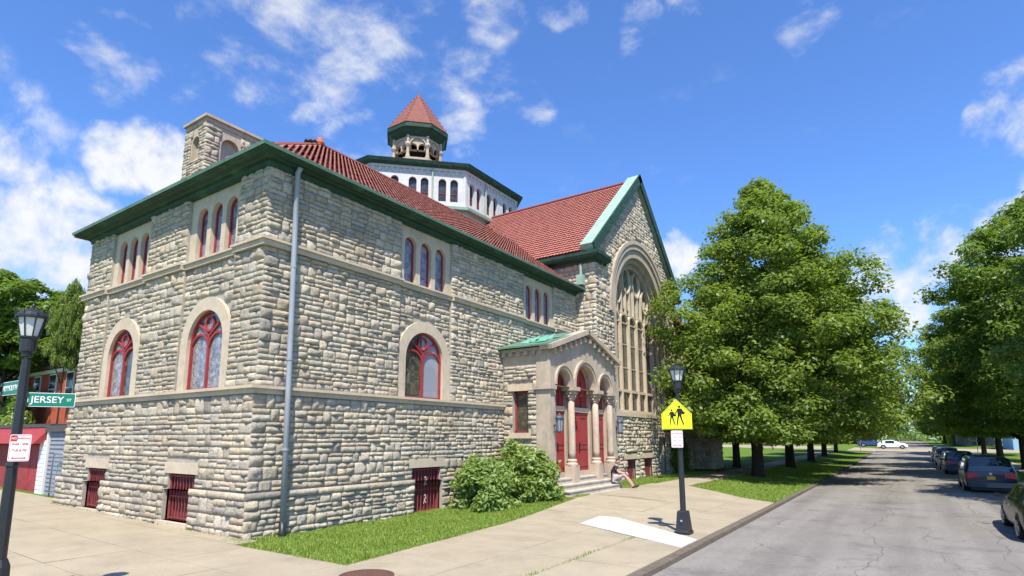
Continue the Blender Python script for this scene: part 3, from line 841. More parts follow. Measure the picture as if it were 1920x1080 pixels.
sl = (ZRG - ZE) / (XEO - XRG)
L = math.hypot(ZRG - ZE, XEO - XRG)
ux, uz = (XRG - XEO) / L, (ZRG - ZE) / L
rf = MB()
hipy = YSO + (XEO - XRG)
rf.quad((XEO, YSO, ZE), (XEO, 33, ZE), (XRG, 33, ZRG), (XRG, hipy, ZRG))
rf.quad((XW - .5, YSO, ZE), (XEO, YSO, ZE), (XRG, hipy, ZRG))
rf.quad((XW - .5, YSO, ZE), (XRG, hipy, ZRG), (XRG, 33, ZRG), (XW - .5, 33, ZE))
roof_w = part(rf, 'roof', 'tile_deck')
def tz(y): return 12.1 + .925 * (y - 26.25)
TONE_W = (.31, .115, .088)
tiles('roof_tiles', (XEO, YSO, ZE + .02), (0, 1, 0), (ux, 0, uz), 132, 26, .185, .30,
      lambda x, y, z: y > YSO + (XEO - x) + .05 and z > min(tz(y), 99) - .35 if y > 26.2 else y > YSO + (XEO - x) + .05, rad=.05, tone=TONE_W, lift=.026)
tiles('roof_tiles', (XW - .5, YSO, ZE + .02), (1, 0, 0), (0, -ux, uz), 71, 26, .185, .30,
      lambda x, y, z: .3 < (y - YSO) < min(XEO - x, x - (XW - .5)) - .05, rad=.05, tone=TONE_W, lift=.026)
hp = MB(); hp.tube([(XEO - .5, YSO + .5, ZE + .5 * sl + .0), (XRG, hipy, ZRG + .03)], .1, 8); hp.tube([(XRG, hipy, ZRG + .03), (XRG, 27, ZRG + .03)], .1, 8)
part(hp, 'ridge_tiles', 'tile_deck')
fn = MB(); fn.lathe([(.2, -.05), (.2, .1), (.11, .2), (.12, .28), (.0, .33)], (XRG, hipy, ZRG + .05), 10); part(fn, 'ridge_finial', 'terracotta', smooth=True)
for yy in (hipy - 1.75, hipy - .95):
    zz_ = ZE + (yy - YSO) * sl; xx = XRG + (hipy - yy)
    v_ = MB(); v_.lathe([(.1, -.1), (.1, .12), (.17, .14), (.15, .24), (.0, .3)], (xx - .1, yy, zz_), 8); part(v_, 'roof_vent', 'plastic_black', smooth=True)

# ---- chimney with blind arches
cx0, cx1, cy0, cy1, czt = -25.72, -23.95, 11.8, 17.4, 16.5
c_ = MB(); fS, fE = plane_s(cy0), plane_e(cx1)
chS = [Hole(.5 * (cx0 + cx1), .28, 14.6, 15.45, True)]
chE = [Hole(u, .42, 14.0, 15.35, True) for u in (12.95, 14.3, 15.6, 16.75)]
slab_wall(c_, fS, cx0, cx1, 9.5, czt - .3, -.04, .22, chS, back=-.3); slab_wall(c_, fE, cy0, cy1, 9.5, czt - .3, -.04, .22, chE, back=-.3)
c_.box(cx0, cy0 + .25, 9.5, cx1 - .25, cy1, czt - .3)
c_.box(cx0 - .02, cy0 - .0, czt - .32, cx1 + .0, cy1, czt - .12)
chim = part(c_, 'chimney', 'sandstone')
c_ = MB(); c_.box(cx0 - .1, cy0 - .1, czt - .12, cx1 + .1, cy1 + .1, czt); c_.build('coping', MAT['sandstone'], chim)
pack('chimney', fS, cx0, cx1, 11.5, czt - .45, .0, blocks(*[arch_block(h.uc, h.hw + .1, h.zb, h.zt) for h in chS]), H=(.24, .34), W=(.4, .7), bulge=.068)
pack('chimney', fE, cy0, cy1, 11.5, czt - .45, .0, blocks(*[arch_block(h.uc, h.hw + .12, h.zb, h.zt) for h in chE]), H=(.24, .34), W=(.4, .7), bulge=.068)
# ------------------------------------------------------------------ transept with the great window
XG, YG, TW = -12.7, 33.1, 6.35
GF = plane_e(XG)
TS = plane_s(YG - TW)
gtop = lambda u: 18.55 - .925 * abs(u - YG)
BR, BS = 4.1, 9.7            # big opening: radius, spring
mb = MB()
bh = Hole(YG, BR, 3.9, BS, True)
low = [Hole(30.55, .62, .25, 1.35), Hole(33.1, .62, .25, 1.35), Hole(35.6, .6, .2, 2.2)]
slab_wall(mb, GF, YG - TW, YG + TW, -.2, 12, -.04, .8, [bh] + low, top=gtop, back=-1.0)
slab_wall(mb, TS, -16.5, XG, -.2, 12.2, -.04, .4)
mb.box(-24, YG + TW - .3, 0, XG - .2, YG + TW, 12)
wall_t = part(mb, 'wall', 'mortar')
bigblk = lambda a, b: ([(YG - BR, YG + BR)] if a < BS else []) if False else arch_block(YG, 4.62 if a >= BS - .35 else BR + .02, 3.7, BS)(a, b)
lowblk = blocks(*[rect_block(h.uc - h.hw, h.uc + h.hw, -1, h.zt) for h in low], *[rect_block(h.uc - .8, h.uc + .8, h.zt, h.zt + .28) for h in low[:2]])
pack('transept', GF, YG - TW - .12, YG + TW + .12, 0, 3.66, .1, lowblk, H=(.34, .5), bulge=.1)
pack('transept', GF, YG - TW, YG + TW, 3.86, 12.2, .0, bigblk, H=(.36, .5), bulge=.09)
pack('transept', GF, YG - TW, YG + TW, 12.2, 18.0, .0, bigblk, H=(.36, .46), bulge=.06,
     clip=lambda a, b: (YG - (18.3 - b) / .925, YG + (18.3 - b) / .925))
pack('transept', TS, -16.4, XG + .03, 7.0, 12.0, .0, H=(.36, .5), bulge=.09)
st = MB(); fbox(st, GF, YG - TW - .15, YG + TW + .15, 3.66, 3.86, -.3, .2); part(st, 'string_course', 'limestone')
for h in low[:2]:
    w = MB(); fbox(w, GF, h.uc - h.hw - .05, h.uc + h.hw + .05, h.zb - .1, h.zt + .02, -.35, -.12); w = part(w, 'basement_window', 'red_board')
    g = MB()
    for k in range(7):
        u = h.uc - h.hw + .06 + (2 * h.hw - .12) * k / 6; fbox(g, GF, u - .015, u + .015, h.zb, h.zt, -.05, -.02)
    for z in (h.zb + .08, h.zt - .08): fbox(g, GF, h.uc - h.hw, h.uc + h.hw, z - .025, z + .025, -.06, -.03)
    g.build('grille', MAT['red_grille'], w)
    g = MB(); fbox(g, GF, h.uc - .8, h.uc + .8, h.zt, h.zt + .28, -.2, .16); g.build('lintel', MAT['limestone'], w)
w = MB(); fbox(w, GF, 34.95, 36.25, 0, 2.2, -.5, -.3); part(w, 'basement_door', 'dark_void')
# arch mouldings
ar = MB()
arch_ring(ar, GF, YG, BS - .35, BS, 4.22, 4.66, -.3, .1, 28)
arch_ring(ar, GF, YG, BS - .35, BS, 4.52, 4.74, -.3, .16, 28)
arch_ring(ar, GF, YG, 3.86, BS, 3.72, 4.24, -.6, .0, 28)
arch_ring(ar, GF, YG, 3.86, BS, 3.42, 3.73, -.8, -.22, 28)
arch_ring(ar, GF, YG, 3.86, BS, 3.1, 3.43, -.9, -.42, 28)
gw = part(ar, 'great_window', 'sandstone')
gw['label'] = 'tall arched window of five lights under a tracery head'
tr = MB(); D0, D1 = -.78, -.56
WL = 3.1
ul = [YG - WL + 2 * WL * k / 5 for k in range(6)]
for k in range(1, 5): bar(tr, GF, [(ul[k], 3.9), (ul[k], 9.55)], .17, D0, D1 + .04)
bar(tr, GF, [(YG - WL, 5.22), (YG + WL, 5.22)], .16, D0, D1)
bar(tr, GF, [(YG - WL, 4.0), (YG + WL, 4.0)], .2, D0, D1 + .05)
for k in range(5):
    c = .5 * (ul[k] + ul[k + 1]); bar(tr, GF, arc(c, 9.3, .56, 0, math.pi, 10), .12, D0, D1)
    bar(tr, GF, [(ul[k], 9.28), (ul[k + 1], 9.28)], .06, D0, D1 - .06)
    for z in (6.6, 8.0): bar(tr, GF, [(ul[k], z), (ul[k + 1], z)], .05, D0, D1 - .1)
for k in range(10):
    u = YG - WL + .31 + k * .62 * (2 * WL - .62) / (9 * .62) if False else YG - 2.79 + k * .62
    zt = min(11.35 + .75 * (1 - abs(u - YG) / 2.9), BS + math.sqrt(max(.01, 3.1 ** 2 - (u - YG) ** 2)))
    bar(tr, GF, [(u, 9.85), (u, zt - .35)], .09, D0, D1)
ov = [(YG - 2.15, 11.15, .55, .75), (YG - .78, 12.0, .6, .78), (YG + .78, 12.0, .6, .78), (YG + 2.15, 11.15, .55, .75)]
for (u, z, ra, rb) in ov: bar(tr, GF, arc(u, z, ra, 0, 2 * math.pi, 18, rb)[:-1], .11, D0, D1 + .02, closed=True)
tr.build('tracery', MAT['limestone'], gw)
for k in range(5):
    a, b = ul[k] + .02, ul[k + 1] - .02
    p = MB(); p.quad(GF(a, 4.0, -.7), GF(b, 4.0, -.7), GF(b, 5.2, -.7), GF(a, 5.2, -.7)); p.build('pane', MAT['dark_pane'], gw)
    p = MB(); p.quad(GF(a, 5.2, -.7), GF(b, 5.2, -.7), GF(b, 9.9, -.7), GF(a, 9.9, -.7)); p.build('pane', MAT['olive_pane'], gw)
p = MB(); pts = arc(YG, BS, 3.12, 0, math.pi, 24); p.quad(*[GF(u, z, -.715) for u, z in [(YG - 3.12, 9.5), (YG + 3.12, 9.5)] + pts]); p.build('pane', MAT['green_pane'], gw)
for (u, z, ra, rb) in ov:
    p = MB(); p.quad(*[GF(a, b, -.69) for a, b in arc(u, z, ra, 0, 2 * math.pi, 16, rb)[:-1]]); p.build('pane', MAT['green_pane'], gw)
# gable coping and kneelers
def rake(y0, z0, y1, z1, x0, x1, th):
    t = Vector((0, y1 - y0, z1 - z0)).normalized(); n = Vector((0, -t.z, t.y)); n = n if n.z > 0 else -n
    a, b = Vector((0, y0, z0)), Vector((0, y1, z1))
    def pts(q): return [Vector((x0, 0, 0)) + q, Vector((x1, 0, 0)) + q, Vector((x1, 0, 0)) + q - n * th, Vector((x0, 0, 0)) + q - n * th]
    return [tuple(p) for p in pts(a)], [tuple(p) for p in pts(b)]
ZA = 18.98
for s in (-1, 1):
    c_ = MB(); a, b = rake(YG + s * 7.0, ZA - .925 * 7.0, YG, ZA, XG - .55, XG + .22, .4); c_.prism(a, b)
    cp = part(c_, 'gable_coping', 'copper_pale')
    c_ = MB(); a, b = rake(YG + s * 7.05, ZA + .03 - .925 * 7.05, YG, ZA + .03, XG + .2, XG + .30, .5); c_.prism(a, b); c_.build('fascia', MAT['copper_dark'], cp)
prof = [(-.2, 11.65), (.1, 11.65), (.12, 11.78), (.3, 11.82), (.48, 11.86), (.55, 12.0), (.56, 12.16), (-.2, 12.22)]
yk = YG - TW
sweep(prof, [lambda o, z: (-16.2, yk - o, z), lambda o, z: (XG + o * .75, yk - o, z), lambda o, z: (XG + o * .75, yk + 1.25, z)], 'eave', 'copper_dark')
yk2 = YG + TW
sweep(prof, [lambda o, z: (XG + o * .75, yk2 - 1.25, z), lambda o, z: (XG + o * .75, yk2 + o, z), lambda o, z: (-20, yk2 + o, z)], 'eave', 'copper_dark')
# transept roof
ZTR = 18.62
rf = MB(); y0 = YG - TW - .5; ze = 12.2
rf.quad((XG - .3, y0, ze), (-24.2, y0, ze), (-24.2, YG, ZTR), (XG - .3, YG, ZTR)); y1 = YG + TW + .5
rf.quad((XG - .3, y1, ze), (-24.2, y1, ze), (-24.2, YG, ZTR), (XG - .3, YG, ZTR))
part(rf, 'roof', 'tile_deck')
Lt = math.hypot(YG - y0, ZTR - ze)
tiles('roof_tiles', (-24.2, y0, ze + .02), (1, 0, 0), (0, (YG - y0) / Lt, (ZTR - ze) / Lt), 57, 30, .2, .305,
      lambda x, y, z: x < XG - .5 and z > ZE + sl * (XEO - x) - .25, rad=.05, steps=4, tone=(.37, .128, .10), lift=.05)
hp = MB(); hp.tube([(-24.2, YG, ZTR + .05), (XG - .5, YG, ZTR + .05)], .11, 8); part(hp, 'ridge_tiles', 'tile_deck')
# lead valley between the two roofs
vl = MB()
xv0, xv1 = -15.5, -18.9
def vp(x):
    z = ZE + sl * (XEO - x); return (x, y0 + (z - ze) / ((ZTR - ze) / (YG - y0)), z)
a, b = Vector(vp(xv0)), Vector(vp(-23.0)); vl.tube([a + Vector((0, 0, .02)), b + Vector((0, 0, .02))], .07, 6); part(vl, 'valley', 'copper_dark')
# small copper downspout head in the corner between the wings
mb = MB(); mb.box(-13.6, 26.35, 10.45, -13.25, 26.7, 11.0); mb.tube([(-13.4, 26.5, 11.6), (-13.4, 26.5, 10.9)], .07, 8); part(mb, 'rain_head', 'copper_pale')

# ---- north wing, mostly behind the trees
NF = plane_e(-13.1)
mb = MB(); slab_wall(mb, NF, YG + TW, 47.0, -.2, 10, -.04, .4, [Hole(41.3, .6, .2, 2.1)], back=-9); part(mb, 'wall', 'mortar')
pack('north', NF, YG + TW, 47.0, 0, 9.9, .0, rect_block(40.7, 41.9, -1, 2.1), H=(.36, .5), bulge=.09)
NS = plane_s(45.2); 
TF = plane_e(-11.7)
mb = MB(); slab_wall(mb, TF, 43.6, 46.4, -.2, 4.4, -.04, .4, back=-1.4); slab_wall(mb, plane_s(43.6), -13.1, -11.7, -.2, 4.4, -.04, .3, back=-.2)
fbox(mb, TF, 43.5, 46.5, 4.4, 4.6, -1.4, .1); part(mb, 'buttress', 'mortar')
pack('north', TF, 43.6, 46.4, 0, 4.35, .0, H=(.34, .48), bulge=.1); pack('north', plane_s(43.6), -13.0, -11.7, 0, 4.35, .0, H=(.34, .48), bulge=.1)
w = MB(); fbox(w, NF, 40.65, 41.95, 0, 2.15, -.4, -.3); part(w, 'side_door', 'dark_void')
sweep([(-.2, 9.9), (.2, 9.95), (.5, 10.1), (.58, 10.4), (-.1, 10.45)], [lambda o, z: (-13.1 + o, YG + TW - .2, z), lambda o, z: (-13.1 + o, 47 + o, z), lambda o, z: (-22, 47 + o, z)], 'eave', 'copper_dark')
rf = MB(); rf.quad((-12.5, YG + TW - .5, 10.45), (-12.5, 47.6, 10.45), (-17.5, 42.6, 14.2), (-17.5, YG + TW - .5, 14.2)); rf.quad((-12.5, 47.6, 10.45), (-22.5, 47.6, 10.45), (-17.5, 42.6, 14.2)); part(rf, 'roof', 'tile_deck')
Ln = math.hypot(5, 3.75)
tiles('roof_tiles', (-12.5, YG + TW - .5, 10.48), (0, 1, 0), (-5 / Ln, 0, 3.75 / Ln), 32, 17, .27, .36, lambda x, y, z: y < 47.6 - (-12.5 - x), tone=(.40, .125, .092))

# ------------------------------------------------------------------ porch
XP, YP, HP = -11.5, 22.95, 3.1
PF = plane_e(XP); PS = plane_s(YP - HP)
ZF = 1.08
mb = MB()
# front: spandrel wall over an open arcade
ha = [Hole(YP, .95, 4.62, 4.75, True), Hole(YP - 1.98, .62, 4.62, 4.73, True), Hole(YP + 1.98, .62, 4.62, 4.73, True)]
pg = lambda u: 7.02 - .30 * abs(u - YP)
slab_wall(mb, PF, YP - HP, YP + HP, 4.62, 6.2, .0, .3, ha, top=pg, back=-.42)
for s in (-1, 1):
    hwp = .24 if s > 0 else .16
    u = YP + s * (HP - hwp); fbox(mb, PF, u - hwp, u + hwp, .2, 4.64, -.45, .02)
porch_wall = part(mb, 'porch_front', 'sandstone')
for h in ha:
    r_ = MB(); arch_ring(r_, PF, h.uc, 4.64, h.zt, h.hw - .02, h.hw + .1, -.2, .05, 14); arch_ring(r_, PF, h.uc, 4.64, h.zt, h.hw + .1, h.hw + (.2 if h.hw > .9 else .15), -.2, .09, 14)
    r_.build('archivolt', MAT['sandstone'], porch_wall)
# inner door wall
mb = MB(); dh = [Hole(YP, .98, ZF, 4.72, True), Hole(YP - 1.95, .72, ZF, 4.66, True), Hole(YP + 1.95, .72, ZF, 4.66, True)]
slab_wall(mb, PF, YP - HP + .2, YP + HP - .2, .3, 6.0, -.33, .14, dh, back=-.8)
part(mb, 'porch_back', 'sandstone')
for h in dh:
    dm = MB(); fbox(dm, PF, h.uc - h.hw, h.uc + h.hw, ZF, 3.62, -.52, -.42)
    for s in (-1, 1) if h.hw > .7 else (0,):
        u = h.uc + s * h.hw * .5; ww = h.hw * (.36 if s else .7)
        for (za, zb) in ((ZF + .2, ZF + .95), (ZF + 1.15, 3.4)):
            bar(dm, PF, [(u - ww, za), (u + ww, za), (u + ww, zb), (u - ww, zb)], .05, -.43, -.395, closed=True)
    if h.hw > .7: fbox(dm, PF, h.uc - .015, h.uc + .015, ZF, 3.6, -.43, -.39)
    do = part(dm, 'door', 'red_paint')
    t = MB(); fbox(t, PF, h.uc - h.hw, h.uc + h.hw, 3.62, 3.82, -.54, -.36); t.build('transom', MAT['limestone'], do)
    t = MB(); arch_fill(t, PF, h.uc, h.hw, 3.82, h.zt, -.45); 
    for k in (-.33, .33): bar(t, PF, [(h.uc + k * h.hw * 1.2, 3.82), (h.uc + k * h.hw * 1.2, h.zt + .3)], .06, -.46, -.39)
    bar(t, PF, [(h.uc - h.hw, 4.35), (h.uc + h.hw, 4.35)], .06, -.46, -.395); t.build('tympanum', MAT['red_paint'], do)
    t = MB(); fbox(t, PF, h.uc + .05, h.uc + .08, 1.95, 2.3, -.395, -.34); t.build('handle', MAT['black_iron'], do)
# columns with capitals and bases
for u in (YP - 1.16, YP + 1.16, YP + 2.66):
    edge = abs(u - YP) > 2
    dx = .1 if not edge else .12
    c = (XP - .2 + dx, u, 0)
    s_ = MB(); s_.lathe([(.145, 1.62), (.155, 1.9), (.15, 2.8), (.13, 4.12)], c, 16)
    col = part(s_, 'column', 'sandstone', smooth=True)
    b_ = MB(); b_.box(c[0] - .23, u - .23, .3, c[0] + .23, u + .23, 1.36); b_.lathe([(.25, 1.36), (.26, 1.42), (.21, 1.46), (.2, 1.52), (.22, 1.56), (.18, 1.63)], c, 16); b_.build('base', MAT['sandstone'], col)
    k_ = MB(); k_.lathe([(.15, 4.08), (.175, 4.12), (.155, 4.16), (.17, 4.28), (.25, 4.45), (.27, 4.47)], c, 12)
    for j in range(8):
        a = j * math.pi / 4; 
        for (zz_, rr) in ((4.22, .19), (4.36, .235)):
            x_, y_ = c[0] + rr * math.cos(a + (zz_ > 4.3) * .39), c[1] + rr * math.sin(a + (zz_ > 4.3) * .39)
            k_.lathe([(.0, -.07), (.045, -.02), (.05, .04), (.0, .08)], (x_, y_, zz_), 6)
    k_.box(c[0] - .3, u - .3, 4.47, c[0] + .3, u + .3, 4.63); k_.build('capital', MAT['sandstone'], col)
# porch side wall (south)
mb = MB(); wx0, wx1, wz0, wz1 = -13.3, -12.55, 2.7, 4.4
slab_wall(mb, PS, XE - .1, XP - .04, .0, 6.1, -.04, .35, [Hole(.5 * (wx0 + wx1), .5 * (wx1 - wx0), wz0, wz1)], back=-.5)
wall_p = part(mb, 'wall', 'mortar')
mb = MB(); fbox(mb, plane_s(YP + HP + .0), XE, XP - .04, 0, 6.1, -.3, 0); part(mb, 'wall', 'mortar')
pack('porch', PS, XE + .1, -12.12, .1, 5.45, .0, blocks(rect_block(wx0, wx1, wz0, wz1), rect_block(wx0 - .2, wx1 + .25, wz1, wz1 + .28), rect_block(wx0 - .12, wx1 + .15, wz0 - .22, wz0)), H=(.3, .42), bulge=.08)
mb = MB(); fbox(mb, PS, -12.12, XP + .03, .2, 6.1, -.3, .05); fbox(mb, PS, -12.2, XP + .14, 4.42, 4.58, -.3, .15); fbox(mb, PS, XE + .05, -12.12, 5.45, 6.1, -.1, .01)
part(mb, 'corner_pilaster', 'sandstone')
f = MB(); fbox(f, PS, wx0, wx0 + .08, wz0, wz1, -.3, -.2); fbox(f, PS, wx1 - .06, wx1, wz0, wz1, -.3, -.2); fbox(f, PS, wx0, wx1, wz0, wz0 + .07, -.3, -.2); fbox(f, PS, wx0, wx1, wz1 - .07, wz1, -.3, -.2)
w = part(f, 'porch_window', 'red_paint')
g = MB(); g.quad(PS(wx0, wz0, -.26), PS(wx1, wz0, -.26), PS(wx1, wz1, -.26), PS(wx0, wz1, -.26)); g.build('pane', MAT['stained_dark'], w)
g = MB(); fbox(g, PS, wx0 - .2, wx1 + .25, wz1, wz1 + .28, -.2, .07); g.build('lintel', MAT['limestone'], w)
g = MB(); fbox(g, PS, wx0 - .12, wx1 + .15, wz0 - .22, wz0, -.25, .1); g.build('sill', MAT['limestone'], w)
# cornice, brackets and copper roof
mb = MB()
for s in (-1, 1):
    a, b = rake(YP + s * (HP + .32), 6.19, YP, 6.19 + .32 * (HP + .32), XP - .3, XP + .28, .2); mb.prism(a, b)
    for k in range(7):
        u = YP + s * (.25 + k * .45); z = pg(u) - .12
        fbox(mb, PF, u - .08, u + .08, z - .14, z + .06, -.1, .2)
fbox(mb, PS, XE, XP + .05, 6.02, 6.14, -.2, .14)
for x in np.arange(XE + .2, XP, .36): fbox(mb, PS, x - .08, x + .08, 5.84, 6.03, -.1, .16)
fbox(mb, plane_s(YP + HP), XE, XP + .0, 6.0, 6.14, -.3, -.05)
part(mb, 'porch_cornice', 'sandstone')
mb = MB()
for s in (-1, 1):
    y_e = YP + s * (HP + .36); ze_ = 6.15; zr = 6.15 + .3 * (HP + .36)
    mb.hexa([(XE, y_e, ze_), (XP + .12, y_e, ze_), (XP + .12, YP, zr), (XE, YP, zr), (XE, y_e, ze_ + .07), (XP + .12, y_e, ze_ + .07), (XP + .12, YP, zr + .07), (XE, YP, zr + .07)])
po = part(mb, 'porch_roof', 'copper_lip')
mb = MB()                                          # lifted copper sheets
for k in range(9):
    x, y = rng.uniform(XE + .2, XP - .6), rng.uniform(YP - HP, YP - HP + 1.2); z = 6.25 + .3 * (y - (YP - HP - .36)); a = rng.uniform(0, 3)
    w_, l_ = rng.uniform(.2, .5), rng.uniform(.3, .7)
    mb.quad((x, y, z), (x + l_, y + .1, z + rng.uniform(0, .06)), (x + l_, y + w_, z + .16 + rng.uniform(0, .12)), (x - .05, y + w_, z + .14))
pbr('copper_bright', (.12, .34, .25), .7, .25, noise=[(4, .2)])
mb.build('loose_sheet', MAT['copper_bright'], po)
# steps
for k in range(5):
    z0, z1 = .05, .25 + .207 * k
    x1 = -10.52 - .34 * k; yb = 25.25 - .06 * k
    mb = MB(); mb.box(XP - .95, 20.2, z0, x1, yb if k < 4 else 26.0, z1 - .05); mb.box(XP - .95, 20.15, z1 - .05, x1 + .03, (yb if k < 4 else 26.0) + .03, z1)
    part(mb, 'step', 'step_stone')
# wall lanterns by the doors
for (u, dx) in ((YP - 2.9, .3), (YP + 2.86 + .3, .22)):
    c = (XP + dx, u, 2.95)
    mb = MB(); mb.tube([(XP - .05, u, 3.0), (XP + dx - .02, u, 2.98)], .03, 6); mb.tube([(XP - .05, u, 2.75), (XP + dx, u, 2.72)], .025, 6)
    mb.lathe([(.02, .52), (.05, .46), (.14, .40), (.20, .32), (.16, .31)], c, 8); mb.lathe([(.06, -.25), (.13, -.22), (.13, -.18)], c, 8)
    for j in range(8): a = j * math.pi / 4; mb.tube([(c[0] + .12 * math.cos(a), c[1] + .12 * math.sin(a), c[2] - .2), (c[0] + .16 * math.cos(a), c[1] + .16 * math.sin(a), c[2] + .32)], .012, 4)
    wl = part(mb, 'wall_lantern', 'lantern_iron')
    g = MB(); g.lathe([(.11, -.18), (.145, .31)], c, 8); g.build('lamp_glass', MAT['lantern_glass'], wl)

# ------------------------------------------------------------------ octagonal drum and lantern
DX, DY, DA = -31.8, 33.1, 7.83
def oct_frame(k, a):
    ang = k * math.pi / 4; n = np.array([math.cos(ang), math.sin(ang)]); t = np.array([-math.sin(ang), math.cos(ang)])
    return lambda u, z, d=0.0: (DX + n[0] * (a + d) + t[0] * u, DY + n[1] * (a + d) + t[1] * u, z)
hl = DA * math.tan(math.pi / 8)
mb = MB(); wins = []
for k in range(8):
    fr = oct_frame(k, DA)
    hs = [Hole(c + s * .41, .27, 18.72, 20.1, True) for c in (-2.05, 0, 2.05) for s in (-1, 1)]
    slab_wall(mb, fr, -hl, hl, 18.3, 21.1, 0, .3, hs, ends=False)
    if k in (0, 7, 6): wins += [(fr, h) for h in hs]
    fbox(mb, fr, -hl - .02, hl + .02, 20.92, 21.1, -.1, .1)
    for j in range(16):
        u = -hl + (j + .5) * 2 * hl / 16; fbox(mb, fr, u - .07, u + .07, 20.66, 20.93, -.1, .07)
    fbox(mb, fr, -hl - .05, -hl + .12, 18.3, 21.05, -.1, .06); fbox(mb, fr, hl - .12, hl + .05, 18.3, 21.05, -.1, .055)
part(mb, 'drum', 'white_paint')
for fr, h in wins:
    f = MB(); arch_ring(f, fr, h.uc, h.zb, h.zt, h.hw - .05, h.hw + .01, -.28, -.2, 10); bar(f, fr, [(h.uc - h.hw, 19.35), (h.uc + h.hw, 19.35)], .05, -.28, -.21)
    w = part(f, 'drum_window', 'red_board'); g = MB(); arch_fill(g, fr, h.uc, h.hw, h.zb, h.zt, -.25); g.build('pane', MAT['dark_pane'], w)
def octo(prof, name, mat, smooth=False):
    mb = MB(); q = 1 / math.cos(math.pi / 8)
    mb.lathe([(r_ * q, z) for r_, z in prof], (DX, DY, 0), 8, math.pi / 8); return part(mb, name, mat)
octo([(DA - .2, 9), (DA + .1, 17.6), (DA + .1, 18.0), (DA + .42, 18.05), (DA + .45, 18.24), (DA + .05, 18.34)], 'drum_ledge', 'copper_pale')
octo([(DA - .1, 21.08), (DA + .2, 21.1), (DA + .42, 21.2), (DA + .52, 21.42), (DA + .3, 21.5), (2.4, 24.4), (2.2, 24.5)], 'drum_cornice', 'copper_dark')
octo([(DA + .2, 21.54), (2.35, 24.46)], 'drum_roof', 'tile_cone')
for k in (7, 0):
    fr = oct_frame(k, DA); mb = MB(); mb.tube([fr(.95 if k == 7 else -.95, 21.1, .1), fr(.95 if k == 7 else -.95, 18.1, .12)], .06, 6); part(mb, 'drum_pipe', 'copper_pale')
octo([(2.1, 24.2), (2.1, 24.75), (1.95, 24.8)], 'lantern_base', 'sandstone')
octo([(1.3, 24.7), (1.3, 26.4)], 'lantern_core', 'dark_void')
q = 1 / math.cos(math.pi / 8)
for k in range(8):
    a = (k + .5) * math.pi / 4; c = (DX + 1.9 * q * math.cos(a), DY + 1.9 * q * math.sin(a), 0)
    mb = MB(); mb.lathe([(.2, 24.75), (.2, 24.9), (.14, 25.0), (.12, 25.6), (.24, 25.85), (.24, 25.95), (.12, 26.1), (.12, 26.7)], c, 8); part(mb, 'lantern_column', 'sandstone')
    fr = oct_frame(k, 1.95); hh = 1.95 * math.tan(math.pi / 8)
    mb = MB(); slab_wall(mb, fr, -hh, hh, 25.5, 26.75, -.1, .3, [Hole(s * .42, .33, 25.5, 25.72, True) for s in (-.9, .9)]); 
    bar(mb, fr, arc(0, 25.85, .66, 0.1, math.pi - .1, 10), .09, -.1, .02)
    part(mb, 'lantern_arch', 'sandstone')
octo([(1.9, 26.68), (2.2, 26.95), (2.3, 27.12), (2.48, 27.2), (2.5, 27.48), (2.4, 27.55)], 'lantern_cornice', 'copper_dark')
octo([(2.46, 27.6), (1.25, 29.6), (.16, 31.35), (.1, 31.5), (.0, 31.52)], 'lantern_roof', 'tile_cone')
mb = MB()
for k in range(8):
    a = (k + .5) * math.pi / 4
    for t in np.linspace(.08, .9, 9):
        r_ = (2.46 * (1 - t) + .15 * t) * q; z = 27.6 + 3.75 * t; mb.lathe([(.06, -.03), (.07, .05), (.0, .1)], (DX + r_ * math.cos(a), DY + r_ * math.sin(a), z), 5)
part(mb, 'hip_knobs', 'tile_deck')

# ------------------------------------------------------------------ emit the stones: the 300 that show largest singly, the rest joined
order = sorted(range(len(STONES)), key=lambda i: -STONES[i][4])
top = set(order[:300])
WALLS = {'south': wall_s, 'east': wall_e, 'transept': wall_t, 'porch': wall_p, 'chimney': chim, 'north': wall_t}
for i in order[:300]:
    V, F, c, ctr, sc, key = STONES[i]
    np_mesh('stone', V - np.array(ctr), F, MAT['stone'], WALLS[key], tint=np.tile(c, (len(V), 1))).location = ctr
Vs, Fs, Cs, off = [], [], [], 0
for i, (V, F, c, ctr, sc, key) in enumerate(STONES):
    if i in top: continue
    Vs.append(V); Fs.append(F + off); Cs.append(np.tile(c, (len(V), 1))); off += len(V)
o = np_mesh('stonework', np.concatenate(Vs), np.concatenate(Fs), MAT['stone'], CH, tint=np.concatenate(Cs)); o['kind'] = 'stuff'
print('stones', len(STONES), 'verts', off)
CL = Vector((-19.8, 20.0, 0.0))
church.location = CL
for ch in church.children: ch.matrix_parent_inverse = Matrix.Translation(-CL)
